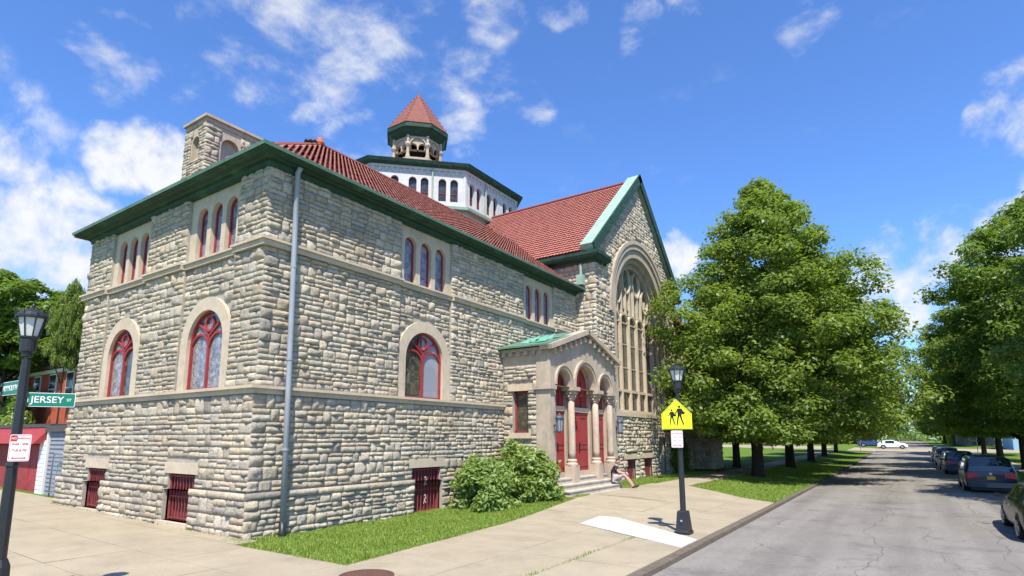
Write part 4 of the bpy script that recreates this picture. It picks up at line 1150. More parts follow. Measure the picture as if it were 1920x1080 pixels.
# ------------------------------------------------------------------ vegetation
def leaf_cloud(centers, radii, n_per, size, seed, outward=None, flat=.55, aspect=.62):
    r = np.random.default_rng(seed)
    nc = len(centers); N = nc * n_per
    C_ = np.repeat(centers, n_per, 0); RR = np.repeat(radii, n_per)
    d = r.normal(size=(N, 3)); d /= np.linalg.norm(d, axis=1, keepdims=True)
    rad = r.uniform(.05, 1.0, N) ** .6
    P = d * (rad * RR)[:, None]; P[:, 2] *= flat
    P[:, 2] -= .25 * (P[:, 0] ** 2 + P[:, 1] ** 2) / np.maximum(RR, .1)        # drooping sprays
    P += C_
    nrm_ = d * .6 + np.array([0, 0, .75]) + r.normal(0, .45, (N, 3)); nrm_ /= np.linalg.norm(nrm_, axis=1, keepdims=True)
    a = np.cross(nrm_, r.normal(size=(N, 3))); a /= np.linalg.norm(a, axis=1, keepdims=True) + 1e-9
    b = np.cross(nrm_, a)
    s = size * r.uniform(.6, 1.3, N)[:, None]
    # folded leaf: four points
    tip, tail = P + a * s * .6, P - a * s * .6
    l, q = P + b * s * aspect * .5 + nrm_ * s * .1, P - b * s * aspect * .5 + nrm_ * s * .1
    V = np.stack([tail, q, tip, l], 1).reshape(-1, 3)
    F = np.arange(N * 4).reshape(-1, 4)
    ct = np.repeat(r.uniform(0, 1, nc), n_per)
    t = np.clip(.25 * ct + r.uniform(0, .75, N), 0, 1)
    T = np.repeat(t, 4)
    return V, F, np.stack([T, T, T], 1)

def crown_points(h, low, rad, prof, n, seed):
    r = np.random.default_rng(seed)
    lobes = r.uniform(0, 6.28, 6)
    out, rr = [], []
    while len(out) < n:
        t = r.uniform(0, 1); pr_ = np.interp(t, *prof) * rad
        if r.uniform() > (pr_ / rad) * .9 + .15: continue
        a = r.uniform(0, 6.283)
        lob = 1 + .14 * math.sin(3 * a + lobes[0] + 5 * t) + .10 * math.sin(5 * a + lobes[1] - 9 * t) + .08 * math.sin(2 * a + lobes[2] + 14 * t)
        f = r.uniform(.0, 1) ** .38
        out.append((pr_ * lob * f * math.cos(a), pr_ * lob * f * math.sin(a), low + (h - low) * t - .25 * f * pr_ * .4))
        rr.append(r.uniform(.55, 1.05) * (.55 + .45 * pr_ / rad))
    return np.array(out), np.array(rr)
LINDEN = ([0, .08, .2, .35, .5, .65, .8, .92, 1.0], [.6, .88, 1.0, .98, .88, .72, .50, .28, .07])
ROUND = ([0, .1, .3, .55, .75, .9, 1.0], [.45, .8, 1.0, .97, .78, .48, .12])

def make_trunk(h, r0, low, rad, seed, limbs=11):
    r = random.Random(seed); mb = MB()
    pts = [(0, 0, -.15), (0, 0, .25), (.03, .02, 1.5), (r.uniform(-.15, .15), r.uniform(-.15, .15), h * .3), (r.uniform(-.3, .3), r.uniform(-.3, .3), h * .6), (r.uniform(-.3, .3), r.uniform(-.3, .3), h * .88)]
    mb.tube(pts, [r0 * 1.5, r0 * 1.12, r0, r0 * .85, r0 * .45, .05], 10)
    for k in range(limbs):
        z = low * .75 + (h * .8 - low * .75) * (k / limbs); a = k * 2.4 + r.uniform(-.4, .4); L_ = rad * (.9 - .5 * k / limbs)
        rr = r0 * (.42 - .25 * k / limbs)
        p0 = Vector((0, 0, z)); p1 = p0 + Vector((math.cos(a) * L_ * .45, math.sin(a) * L_ * .45, L_ * .3)); p2 = p0 + Vector((math.cos(a + .2) * L_ * .9, math.sin(a + .2) * L_ * .9, L_ * .42))
        mb.tube([p0, p1, p2], [rr, rr * .65, .03], 6)
        for q in (-.5, .5):
            p3 = p1 + Vector((math.cos(a + q) * L_ * .4, math.sin(a + q) * L_ * .4, L_ * .25)); mb.tube([p1, p3], [rr * .5, .02], 5)
    return mb
def make_tree(name, label, loc, h, rad, low, seed, n_clump, n_per, size, prof=LINDEN, r0=.3, mat='leaf', group=None, cat='tree', flat=.55, lean=(0, 0)):
    t = empty(name, loc); tag(t, label, cat, group)
    make_trunk(h, r0, low, rad, seed).build('trunk', MAT['bark'], t, True)
    c, rr = crown_points(h, low, rad, prof, n_clump, seed)
    c[:, 0] += lean[0]; c[:, 1] += lean[1]
    V, F, T = leaf_cloud(c, rr * rad / 5.2 * 1.05, n_per, size, seed + 1, flat=flat)
    np_mesh('crown', V, F, MAT[mat], t, tint=T)
    return t
G1 = 'street trees along the church side verge'
G2 = 'street trees behind the parked cars'
tA = make_tree('street_tree', 'broad leafy street tree nearest the church, its crown overlapping the great window', (-7.7, 38.6, gz(-7.7, 38.6)), 18.6, 6.7, 2.7, 3, 640, 190, .215, r0=.33, group=G1, lean=(1.25, -.5))
tB = make_tree('street_tree', 'tall leafy street tree across the street, cut by the right picture edge', (8.4, 46.5, gz(0.0, 46.5)), 17.6, 6.4, 3.1, 9, 560, 190, .215, prof=ROUND, r0=.3, group=G2)
def tree_copy(src, label, x, y, s, rz, group, sz=None):
    o = copy_tree(src); o.location = (x, y, gz(float(x) if x < 0 else 0.0, float(y))); o.scale = (s, s, sz or s); o.rotation_euler = (0, 0, rz); tag(o, label, 'tree', group); return o
tree_copy(tA, 'second street tree from the church along the verge', -7.75, 51.0, .98, .35, G1)
tree_copy(tA, 'third street tree from the church along the verge', -7.9, 64.5, .9, -.3, G1)
tree_copy(tA, 'fourth street tree from the church along the verge', -8.1, 78.0, .84, .2, G1)
tree_copy(tA, 'fifth street tree from the church, last before the far intersection', -8.2, 93.0, .74, -.5, G1)
tree_copy(tA, 'tree with dark trunk close behind the end of the church wall', -11.0, 47.6, .8, .7, G1, .9)
tree_copy(tB, 'second tree across the street, standing behind the minivan', 7.6, 61.0, .94, 1.9, G2)
tree_copy(tB, 'third tree across the street, trunk seen above the blue car', 7.6, 76.0, .92, 3.3, G2)
tree_copy(tB, 'fourth tree across the street near the stop sign', 7.8, 93.0, .86, 4.6, G2)
tree_copy(tB, 'tree standing between the near sedan and the minivan, shading the road', 9.6, 31.0, .92, 2.4, G2)
# trees beyond the intersection
G3 = 'trees beyond the far intersection'
far = [(-30, 150, 1.0, 'broad tree beyond the intersection at the end of the church verge'), (-17, 142, .9, 'tree beyond the intersection seen between the far trunks'), (-10, 160, 1.0, 'tree beyond the intersection above the white car'),
       (12, 150, .95, 'tree beyond the intersection right of the street'), (22, 135, 1.0, 'tree beyond the intersection beside the pale blue house'), (-46, 135, 1.05, 'tree far off across the park lawn'), (-62, 120, 1.1, 'tree standing alone at the left end of the park'),
       (7.5, 172, 1.0, 'tree closing the view at the very end of the street'), (-7.5, 178, 1.05, 'tree at the far end of the street, church side'), (10, 185, 1.0, 'tree at the far end of the street, house side'), (32, 110, .95, 'tree behind the pale blue house'), (-6.5, 150, .8, 'tree just past the far intersection on the church side of the street'), (7.5, 140, .85, 'tree just past the far intersection on the house side of the street')]
for i, (x, y, s, lb) in enumerate(far): tree_copy(tA if i % 2 else tB, lb, x, y, s, i * 1.1, G3)
# distant wood: one leafy mass along the horizon
c, rr = [], []
r_ = np.random.default_rng(77)
for k in range(620):
    x = r_.uniform(-260, 220); y = r_.uniform(270, 330) if x > -120 else r_.uniform(170, 240); z = r_.uniform(-1, 11) * (1 - .25 * math.sin(x * .11))
    c.append((x, y, z)); rr.append(r_.uniform(2.5, 4.5))
V, F, T = leaf_cloud(np.array(c), np.array(rr), 90, 1.1, 78, flat=.8)
o = np_mesh('treeline', V, F, MAT['leaf'], None, tint=T); tag(o, 'distant belt of trees along the horizon', 'woods', kind='stuff')
c, rr = [], []
for k in range(300):
    x = r_.uniform(-75, 70); y = r_.uniform(150, 185)
    if abs(x) < 7: y = r_.uniform(260, 290)
    c.append((x, y, r_.uniform(.8, 4.5))); rr.append(r_.uniform(1.6, 2.8))
V, F, T = leaf_cloud(np.array(c), np.array(rr), 90, .6, 79, flat=.8)
o = np_mesh('undergrowth', V, F, MAT['leaf'], None, tint=T); tag(o, 'low shrubs and hedges beyond the far intersection', 'shrubs', kind='stuff')
# left background: trees by the brick house
tL = make_tree('garden_tree', 'leafy green tree rising behind the near lamp post', (-48.5, 12.4, .25), 13.2, 4.8, 7.0, 21, 300, 110, .26, prof=ROUND, r0=.25, flat=.6)
o = copy_tree(tL); o.location = (-58.5, 12.4, .25); o.rotation_euler.z = 2; o.scale = (1.05,) * 3; tag(o, 'leafy tree farther left behind the brick house', 'tree')
o = copy_tree(tL); o.location = (-41.0, 13.2, 1.2); o.rotation_euler.z = 4; o.scale = (.2, .2, .82); tag(o, 'slim green tree against the left edge of the church', 'tree')
o = copy_tree(tL); o.location = (-50.5, 12.9, .25); o.rotation_euler.z = 3; o.scale = (.36, .36, .42); tag(o, 'small bright green tree above the red garage', 'tree')
# bare tree
bt = tag(empty('bare_tree', (-66, 28, .2)), 'bare leafless tree standing against the white cloud', 'tree'); mb = MB()
def branch(p, d, L_, r0, lv):
    q = p + d * L_; mb.tube([p, p + d * L_ * .5 + Vector((rnd.uniform(-.1, .1), 0, 0)), q], [r0, r0 * .8, r0 * .55], 5)
    if lv == 0: return
    for _ in range(3):
        nd_ = (d + Vector((rnd.uniform(-.6, .6), rnd.uniform(-.5, .5), rnd.uniform(-.05, .4)))).normalized(); branch(p + d * L_ * rnd.uniform(.55, 1), nd_, L_ * rnd.uniform(.55, .8), r0 * .55, lv - 1)
branch(Vector((0, 0, 0)), Vector((.02, 0, 1)), 10.0, .26, 0); branch(Vector((.2, 0, 9.8)), Vector((-.1, 0, 1)).normalized(), 4.5, .17, 4); branch(Vector((.2, 0, 9.5)), Vector((.35, 0, .9)).normalized(), 4.2, .15, 4); branch(Vector((0, 0, 8)), Vector((-.5, 0, .85)).normalized(), 4.0, .13, 4)
mb.build('trunk', MAT['bark'], bt)

def bush(name, label, x, y, rx, ry, h, n, seed, mat='leaf_bush', size=.17, group=None):
    t = tag(empty(name, (x, y, gz(x, y))), label, 'bush', group)
    r = np.random.default_rng(seed); c, rr = [], []
    for k in range(n):
        a = r.uniform(0, 6.283); f = r.uniform(0, 1) ** .5; z = r.uniform(.12, 1) ; q = math.sqrt(max(0, 1 - (max(0, z - .35) / .68) ** 2))
        c.append((rx * f * q * math.cos(a) , ry * f * q * math.sin(a), z * h * (1 + .12 * math.sin(3 * a + seed)) - .1)); rr.append(r.uniform(.16, .5))
    V, F, T = leaf_cloud(np.array(c), np.array(rr), 42, size, seed, flat=.85, aspect=.45)
    np_mesh('foliage', V, F, MAT[mat], t, tint=T)
    mb = MB()
    for k in range(9):
        a = r.uniform(0, 6.283); mb.tube([(0, 0, 0), (rx * .35 * math.cos(a), ry * .35 * math.sin(a), h * .5), (rx * .6 * math.cos(a), ry * .6 * math.sin(a), h * .85)], [.03, .02, .008], 5)
    mb.build('stem', MAT['bark'], t)
    return t
bush('bush', 'bright green leafy bush beside the barred basement window', -12.5, 16.75, 1.0, 1.15, 1.6, 120, 31, size=.2)
bush('bush', 'bright green leafy bush against the porch, next to the steps', -11.75, 18.95, 1.0, .85, 1.75, 110, 32, size=.2)
bush('bush', 'low bright shoots between the two bushes and the porch wall', -12.9, 19.2, .5, .5, 2.2, 50, 33)
bush('ivy', 'dark ivy growing up the far basement wall of the church', -12.35, 38.2, .35, 1.7, 2.3, 120, 34, mat='leaf', size=.14)
bush('bush', 'yellow-green shrub in front of the brick house by the street name signs', -46.6, 12.9, 1.7, .9, 5.2, 170, 36, size=.26)
bush('bush', 'reddish shrub left of the near lamp post', -50.5, 13.0, 1.6, .9, 6.5, 120, 37, mat='leaf_red', size=.3)
# grass blades
def blades(name, label, poly, n, seed, hgt=(.05, .12), parent=None):
    r = np.random.default_rng(seed); P = np.array(poly); lo, hi = P.min(0), P.max(0)
    pts = r.uniform(lo, hi, (n * 3, 2)); ins = np.zeros(len(pts), bool); j = len(P) - 1
    for i in range(len(P)):
        xi, yi = P[i]; xj, yj = P[j]
        ins ^= ((yi > pts[:, 1]) != (yj > pts[:, 1])) & (pts[:, 0] < (xj - xi) * (pts[:, 1] - yi) / (yj - yi + 1e-12) + xi); j = i
    pts = pts[ins][:n]; N = len(pts)
    z = gz(pts[:, 0], pts[:, 1])
    a = r.uniform(0, 6.283, N); h = r.uniform(*hgt, N) * (.7 + .5 * np.sin(pts[:, 0] * 3.1) * np.sin(pts[:, 1] * 2.3) + .2); w = r.uniform(.004, .010, N) * 1.6
    dx, dy = np.cos(a), np.sin(a); lean = r.uniform(.1, .9, N) * h
    B = np.stack([pts[:, 0], pts[:, 1], z - .005], 1); S = np.stack([-dy * w, dx * w, 0 * w], 1)
    tip = B + np.stack([dx * lean, dy * lean, h], 1)
    V = np.stack([B - S, B + S, tip], 1).reshape(-1, 3); F = np.arange(N * 3).reshape(-1, 3)
    k = np.repeat(np.clip(r.uniform(0, 1, N) * .7 + .3 * r.uniform(0, 1, N) ** 3, 0, 1), 3)
    o = np_mesh(name, V, F, MAT['blade'], None, tint=np.stack([k, k, k], 1)); return tag(o, label, 'grass', kind='stuff')
blades('grass', 'short sunlit lawn between the church wall and the pavement', [(-14.1, 8.08), (-13.4, 7.98), (-9.25, 7.9), (-10.5, 20.9), (-10.6, 21.4), (-11.3, 20.0), (-13.6, 20)], 95000, 41, (.03, .075))
blades('grass', 'grass patch below the transept wall beside the steps', [(-12.5, 26.6), (-10.7, 26.4), (-10.5, 40), (-12.5, 40)], 22000, 42, (.04, .1))
blades('grass', 'grass verge between the pavement and the kerb under the street trees', [(-8.7, 28.4), (-4.45, 24.9), (-4.45, 60), (-8.7, 60)], 60000, 43, (.04, .1))
blades('weeds', 'weeds growing in the pavement joint near the kerb', [(-5.93, 8.2), (-5.81, 8.2), (-5.81, 14.5), (-5.93, 14.5)], 500, 44, (.05, .1))
blades('weeds', 'weeds along the foot of the church wall', [(-25.5, 8.28), (-13.5, 8.28), (-13.5, 8.46), (-25.5, 8.46)], 500, 45, (.04, .12))

# ------------------------------------------------------------------ street lamps and signs
def text_mesh(txt, size, mat, name, parent, loc, ex=.004, bold=0.0, spacing=1.0):
    cu = bpy.data.curves.new(name, 'FONT'); cu.body = txt; cu.size = size; cu.align_x = 'CENTER'; cu.align_y = 'CENTER'; cu.extrude = ex; cu.offset = bold; cu.space_character = spacing
    tmp = bpy.data.objects.new('tmp', cu); COL.objects.link(tmp)
    me = bpy.data.meshes.new_from_object(tmp.evaluated_get(bpy.context.evaluated_depsgraph_get()))
    bpy.data.objects.remove(tmp); me.name = name
    o = link_mesh(name, me, MAT[mat], parent); o.location = loc; o.rotation_euler = (math.pi / 2, 0, 0); return o
def round_rect(w, h, r, n=4):
    p = []
    for cx_, cz_, a0 in ((w / 2 - r, h / 2 - r, 0), (-w / 2 + r, h / 2 - r, 90), (-w / 2 + r, -h / 2 + r, 180), (w / 2 - r, -h / 2 + r, 270)):
        for k in range(n + 1): a = R(a0 + 90 * k / n); p.append((cx_ + r * math.cos(a), cz_ + r * math.sin(a)))
    return p
def plate(poly, y0, y1): return MB().prism([(x, y0, z) for x, z in poly], [(x, y1, z) for x, z in poly])

def street_lamp(label, loc, big_base, hgt=4.5):
    t = tag(empty('street_lamp', loc), label, 'street lamp', 'black lantern street lamps')
    mb = MB()
    if big_base:
        mb.lathe([(.27, 0), (.27, .05), (.235, .09), (.175, .55), (.155, .57)], n=4, rot=math.pi / 4); b = mb.build('base', MAT['black_iron'], t)
        mb = MB(); mb.tube([(.0, -.17, .33), (.0, -.2, .33)], .03, 6); mb.build('bolt', MAT['pipe_paint'], b)
    else:
        mb.lathe([(.2, 0), (.2, .1), (.15, .2), (.13, .7), (.09, .8)], n=12); mb.build('base', MAT['black_iron'], t)
    mb = MB(); mb.lathe([(.078, .5), (.075, 1.4), (.055, hgt - 1.0), (.05, hgt - .85)], n=10); mb.lathe([(.07, 2.05), (.08, 2.08), (.07, 2.12)], n=10); mb.build('pole', MAT['black_iron'], t, False)
    z = hgt - .80
    mb = MB(); mb.lathe([(.05, z - .02), (.08, z), (.08, z + .05), (.115, z + .07), (.12, z + .25), (.14, z + .27), (.14, z + .29)], n=16)
    for k in range(8):
        a = k * math.pi / 4; ca, sa = math.cos(a), math.sin(a)
        mb.tube([(.13 * ca, .13 * sa, z + .28), (.205 * ca, .205 * sa, z + .57)], .011, 4)
        mb.tube([(.222 * ca, .222 * sa, z + .55), (.235 * ca, .235 * sa, z + .70)], [.013, .004], 4)
    mb.lathe([(.215, z + .56), (.235, z + .57), (.235, z + .60), (.18, z + .65), (.08, z + .70), (.025, z + .72), (.03, z + .76), (.0, z + .80)], n=16)
    mb.build('lantern', MAT['black_iron'], t)
    g = MB(); g.lathe([(.12, z + .29), (.195, z + .57)], n=8); g.build('lamp_glass', MAT['lamp_glass'], t)
    return t
lampA = street_lamp('black lantern street lamp carrying the yellow school crossing sign', (-5.0, 15.5, .045), True)
lampB = street_lamp('black lantern street lamp carrying the street name signs at the pavement corner', (-10.58, 2.94, .03), False, 4.46)
for ch in lampB.children:
    if ch.name.startswith(('lantern', 'lamp_glass')): ch.scale = (.86, .86, 1)
def face_cam(loc, tilt=0): return math.atan2(-loc[0], loc[1]) + tilt      # sign's -Y side turned towards the street corner
def sign_root(name, label, loc, rz, cat='sign'):
    return tag(empty(name, loc, rz), label, cat)
# school crossing sign: pentagon
s = sign_root('school_crossing_sign', 'yellow-green pentagon sign with two black walking figures', (-5.02, 15.38, 3.1), R(12), 'road sign')
pent = [(-.39, -.37), (.39, -.37), (.39, .04), (0, .43), (-.39, .04)]
plate(pent, -.004, .004).build('plate', MAT['sign_yellow'], s)
bd = MB(); sc_ = [(x * .93, z * .93) for x, z in pent]
bar(bd, lambda u, z, d=0: (u, -d, z), sc_, .012, .004, .0055, closed=True); bd.build('border', MAT['sign_black'], s)
def figure(mb, cx_, cz_, k):
    fr = lambda u, z, d=0: (cx_ + u * k, -d, cz_ + z * k)
    mb.prism([fr(u, z, .004) for u, z in arc(.0, .43, .065, 0, 2 * math.pi, 12)[:-1]], [fr(u, z, .006) for u, z in arc(.0, .43, .065, 0, 2 * math.pi, 12)[:-1]])
    for poly in ([(-.10, .34), (.10, .34), (.12, .1), (.09, -.02), (-.09, -.02), (-.10, .12)], [(-.09, .0), (.0, .0), (-.06, -.24), (-.10, -.5), (-.15, -.5), (-.13, -.24)], [(-.01, .0), (.09, .0), (.13, -.22), (.22, -.48), (.16, -.5), (.06, -.24)],
                 [(-.10, .34), (-.06, .3), (-.14, .12), (-.20, .06), (-.23, .1), (-.17, .18)], [(.10, .34), (.06, .28), (.14, .12), (.24, .08), (.25, .16), (.2, .18)], [(.1, .05), (.25, .04), (.27, .17), (.13, .18)]):
        mb.prism([fr(u, z, .004) for u, z in poly], [fr(u, z, .006) for u, z in poly])
f1 = MB(); figure(f1, .08, .0, .52); f1.build('walking_figure', MAT['sign_black'], s)
f1 = MB(); figure(f1, -.12, -.05, .42); f1.build('walking_figure', MAT['sign_black'], s)
def parking_sign(label, loc, rz, rows, w=.30, h=.45):
    s = sign_root('parking_sign', label, loc, rz, 'road sign')
    plate(round_rect(w, h, .03), -.003, .003).build('plate', MAT['sign_white'], s)
    b = MB(); bar(b, lambda u, z, d=0: (u, -d, z), round_rect(w - .03, h - .03, .02), .006, .003, .0045, closed=True); b.build('border', MAT['sign_red'], s)
    for txt, size, z, x in rows: text_mesh(txt, size, 'sign_red', 'lettering', s, (x, -.005, z), .0012, .0006)
    a = MB(); q = -h * .38
    a.prism([(x, -.0035, q + z) for x, z in ((-.11, 0), (-.08, .02), (-.08, .008), (.08, .008), (.08, .02), (.11, 0), (.08, -.02), (.08, -.008), (-.08, -.008), (-.08, -.02))],
            [(x, -.0055, q + z) for x, z in ((-.11, 0), (-.08, .02), (-.08, .008), (.08, .008), (.08, .02), (.11, 0), (.08, -.02), (.08, -.008), (-.08, -.008), (-.08, -.02))]); a.build('arrow', MAT['sign_red'], s)
    return s
parking_sign('small white parking sign below the yellow crossing sign', (-5.03, 15.37, 2.47), R(12), [('NO PARKING', .042, .15, 0), ('8 AM - 4 PM', .042, .05, 0), ('MON & FRI', .042, -.05, 0)])
o = parking_sign('white and red no parking sign on the near lamp post', (-10.41, 2.95, 2.36), R(74), [('PARKING', .045, .165, .04), ('9AM - 4PM', .052, .065, 0), ('TUE & FRI', .052, -.045, 0)], .32, .47)
o.scale = (.74, .74, .8)
b = plate(round_rect(.10, .10, .01), -.0032, -.0045).build('panel', MAT['sign_red'], o); b.location = (-.10, 0, .165); text_mesh('NO', .05, 'sign_white', 'lettering', o, (-.10, -.006, .165), .001, .0008)
def name_sign(label, loc, rz, txt, suffix, w):
    s = sign_root('street_name_sign', label, loc, rz, 'street sign')
    plate(round_rect(w, .205, .02), -.004, .004).build('plate', MAT['sign_white'], s)
    f = plate(round_rect(w - .016, .189, .016), -.0055, -.003); f.build('face', MAT['sign_green'], s)
    text_mesh(txt, .135 if len(txt) < 7 else .115, 'sign_white', 'lettering', s, (-.05, -.0075, -.002), .0015, .001, 1.0)
    if suffix: text_mesh(suffix, .055, 'sign_white', 'lettering', s, (w / 2 - .075, -.0075, .0), .0015, .0008)
    c_ = MB(); c_.box(-w / 2 - .07, -.02, -.09, -w / 2 + .01, .02, -.04); c_.box(-w / 2 - .07, -.02, .04, -w / 2 + .01, .02, .09); c_.build('clamp', MAT['black_iron'], s)
    return s
js = name_sign('green street name sign reading JERSEY ST', (-10.58 + .36 * .49, 2.94 + .36 * .87, 3.055), R(60.6), 'JERSEY', 'ST', .57)
ps = name_sign('green street name sign reading PLYMOUTH AV, seen at a slant', (-10.58 - .47, 2.94, 3.24), 0.0, 'PLYMOUTH', 'AV', .78)
# ------------------------------------------------------------------ cars (length along +Y, front at +Y, origin on the road at the centre)
def make_car(label, loc, rz, paint, st, wb, tail='van', plate_mat='plate_yellow', wheel_r=.33, group='cars parked along the far kerb', name='parked_car'):
    """st: stations (y, sill, belt, top, half width, roof half width)"""
    root = tag(empty(name, loc, rz), label, 'car', group)
    st = np.array(st, float); ys = []
    for i in range(len(st) - 1): ys += list(np.linspace(st[i, 0], st[i + 1, 0], 4)[:-1])
    ys.append(st[-1, 0]); ys = np.array(ys)
    I = [np.interp(ys, st[:, 0], st[:, k]) for k in range(1, 6)]
    secs = []
    for y, sill, belt, topz, w, rw in zip(ys, *I):
        g = topz - belt
        if g > .12: pts = [(w * .86, sill), (w * .97, sill + .07), (w, sill + .3), (w * .985, belt - .12), (w * .955, belt), (rw + (w * .955 - rw) * .12, belt + g * .84), (rw * .93, topz - .035), (rw * .6, topz), (0, topz + .012)]
        else: pts = [(w * .86, sill), (w * .97, sill + .07), (w, sill + .3), (w * .985, belt - .12), (w * .95, belt - .02), (w * .88, belt + g * .6), (w * .75, topz - .01), (w * .45, topz + .01), (0, topz + .018)]
        full = [(x, z) for x, z in pts] + [(-x, z) for x, z in pts[-2::-1]]
        secs.append([(x, y, z) for x, z in full])
    n = len(secs[0]); mb = MB(); glass_side, glass_ends = MB(), MB()
    V = [p for s in secs for p in s]; F = []
    for i in range(len(secs) - 1):
        for j in range(n - 1): F.append((i * n + j, i * n + j + 1, (i + 1) * n + j + 1, (i + 1) * n + j))
    F += [tuple(range(n)), tuple(range((len(secs) - 1) * n, len(secs) * n))[::-1]]
    mb.add(V, F); body = mb.build('body', MAT[paint], root, True)
    mod = body.modifiers.new('edge', 'EDGE_SPLIT'); mod.split_angle = R(38)
    def off(p, q, r_, s, d=.007):
        a = Vector(p); nn = (Vector(q) - a).cross(Vector(s) - a).normalized(); ctr = (Vector(p) + Vector(q) + Vector(r_) + Vector(s)) / 4
        if nn.dot(ctr - Vector((0, ctr.y, .8))) < 0 and abs(nn.x) > .5: nn = -nn
        elif abs(nn.x) <= .5 and nn.z < 0: nn = -nn
        return [tuple(Vector(k) + nn * d) for k in (p, q, r_, s)]
    cur = {4: None, n - 6: None}; endp = None
    for i in range(len(secs)):
        if i < len(secs) - 1:
            a, b = secs[i], secs[i + 1]; g = min(I[2][i] - I[1][i], I[2][i + 1] - I[1][i + 1]); dz = (I[2][i + 1] - I[2][i]) / (ys[i + 1] - ys[i])
            ok_side = g > .28 and (i % 6) != 0; ok_end = abs(dz) > .32 and max(I[2][i] - I[1][i], I[2][i + 1] - I[1][i + 1]) > .05
        else: ok_side = ok_end = False
        for j in cur:
            if ok_side:
                cur[j] = cur[j] or MB(); cur[j].quad(*off(a[j], a[j + 1], b[j + 1], b[j]))
            elif cur[j]: cur[j].build('side_window', MAT['car_glass'], root, True); cur[j] = None
        if ok_end:
            endp = endp or MB()
            for j in range(5, n - 6): endp.quad(*off(a[j], a[j + 1], b[j + 1], b[j]))
        elif endp: endp.build('windscreen', MAT['car_glass'], root, True); endp = None
    y0, yn = ys[0], ys[-1]; w0 = st[0, 4]; sill0, belt0 = st[0, 1], st[0, 2]
    for yw in wb:
        for sx in (-1, 1):
            w = np.interp(yw, st[:, 0], st[:, 4])
            x = sx * (w - .10)
            ty = MB(); ty.lathe([(wheel_r * .62, -.11), (wheel_r * .95, -.11), (wheel_r, -.07), (wheel_r, .07), (wheel_r * .95, .11), (wheel_r * .62, .11)], (x, yw, wheel_r), 20, axis='x')
            wh = ty.build('wheel', MAT['rubber'], root, True)
            rm = MB(); rm.lathe([(wheel_r * .64, 0), (wheel_r * .6, sx * .03), (.0, sx * .05)], (x + sx * .085, yw, wheel_r), 16, axis='x', cap=False)
            for k in range(6):
                a = k * math.pi / 3; rm.tube([(x + sx * .14, yw, wheel_r), (x + sx * .12, yw + wheel_r * .6 * math.sin(a), wheel_r + wheel_r * .6 * math.cos(a))], .028, 4)
            rm.build('rim', MAT['alloy'], wh)
            wa = MB(); pts = arc(yw, wheel_r, wheel_r * 1.16, -.15, math.pi + .15, 16); wa.quad(*[(sx * (w + .004), p, q) for p, q in pts]); wa.quad(*[(sx * (w - .03), p, q) for p, q in pts]); wa.build('wheel_arch', MAT['plastic_black'], root)
    # rear furniture
    for sx in (-1, 1):
        t = MB(); x1 = sx * (w0 * .985); x0 = sx * (w0 * (.56 if tail == 'van' else .62)); zt = belt0 - (.06 if tail == 'van' else .10)
        t.hexa([(x0, y0 - .012, zt - .16), (x1, y0 - .012, zt - .24), (x1 * 1.005, y0 + .22, zt - .22), (x0, y0 + .05, zt - .16), (x0, y0 - .012, zt), (x1, y0 - .012, zt), (x1 * 1.005, y0 + .22, zt), (x0, y0 + .05, zt)]); t.build('tail_light', MAT['tail_red'], root)
        m_ = MB(); ym = np.interp(.70, [0, 1], [y0, yn]); wm = np.interp(ym, st[:, 0], st[:, 4]); bz = np.interp(ym, st[:, 0], st[:, 2])
        m_.hexa([(sx * (wm - .02), ym, bz - .01), (sx * (wm + .17), ym - .02, bz + .0), (sx * (wm + .16), ym + .08, bz), (sx * (wm - .02), ym + .08, bz - .01), (sx * (wm - .02), ym, bz + .08), (sx * (wm + .18), ym - .02, bz + .13), (sx * (wm + .15), ym + .08, bz + .11), (sx * (wm - .02), ym + .08, bz + .08)]); m_.build('mirror', MAT[paint], root)
        h = MB(); wf = st[-1, 4]; h.hexa([(sx * wf * .55, yn + .01, .58), (sx * wf * .97, yn - .02, .58), (sx * wf * 1.02, yn - .25, .62), (sx * wf * .6, yn - .1, .6), (sx * wf * .55, yn - .02, .72), (sx * wf * .97, yn - .05, .72), (sx * wf * 1.02, yn - .28, .74), (sx * wf * .6, yn - .15, .72)]); h.build('headlight', MAT['lamp_glass'], root)
        for k in (.42, .60):
            yd = np.interp(k, [0, 1], [y0, yn]); wd = np.interp(yd, st[:, 0], st[:, 4]); dz_ = np.interp(yd, st[:, 0], st[:, 2]) - .12
            hd = MB(); hd.box(sx * (wd - .01), yd - .09, dz_ - .015, sx * (wd + .025), yd + .09, dz_ + .015); hd.build('door_handle', MAT['alloy' if paint != 'paint_white' else 'paint_white'], root)
    p = MB(); p.box(-.15, y0 - .02, belt0 - .34, .15, y0 - .005, belt0 - .19); p.build('licence_plate', MAT[plate_mat], root)
    bp = MB(); bp.hexa([(-w0 * .97, y0 - .07, sill0 + .02), (w0 * .97, y0 - .07, sill0 + .02), (w0 * .99, y0 + .3, sill0), (-w0 * .99, y0 + .3, sill0), (-w0 * .97, y0 - .06, sill0 + .24), (w0 * .97, y0 - .06, sill0 + .24), (w0 * 1.0, y0 + .3, sill0 + .24), (-w0 * 1.0, y0 + .3, sill0 + .24)]); bp.build('bumper', MAT[paint], root)
    bb = MB(); bb.box(-w0 * .85, y0 + .2, .16, w0 * .85, yn - .2, .36); bb.build('underbody', MAT['plastic_black'], root)
    em = MB(); em.lathe([(.06, -.01), (.06, .0)], (0, y0 - .008, belt0 - .08), 12, axis='y'); em.build('badge', MAT['alloy'], root)
    return root
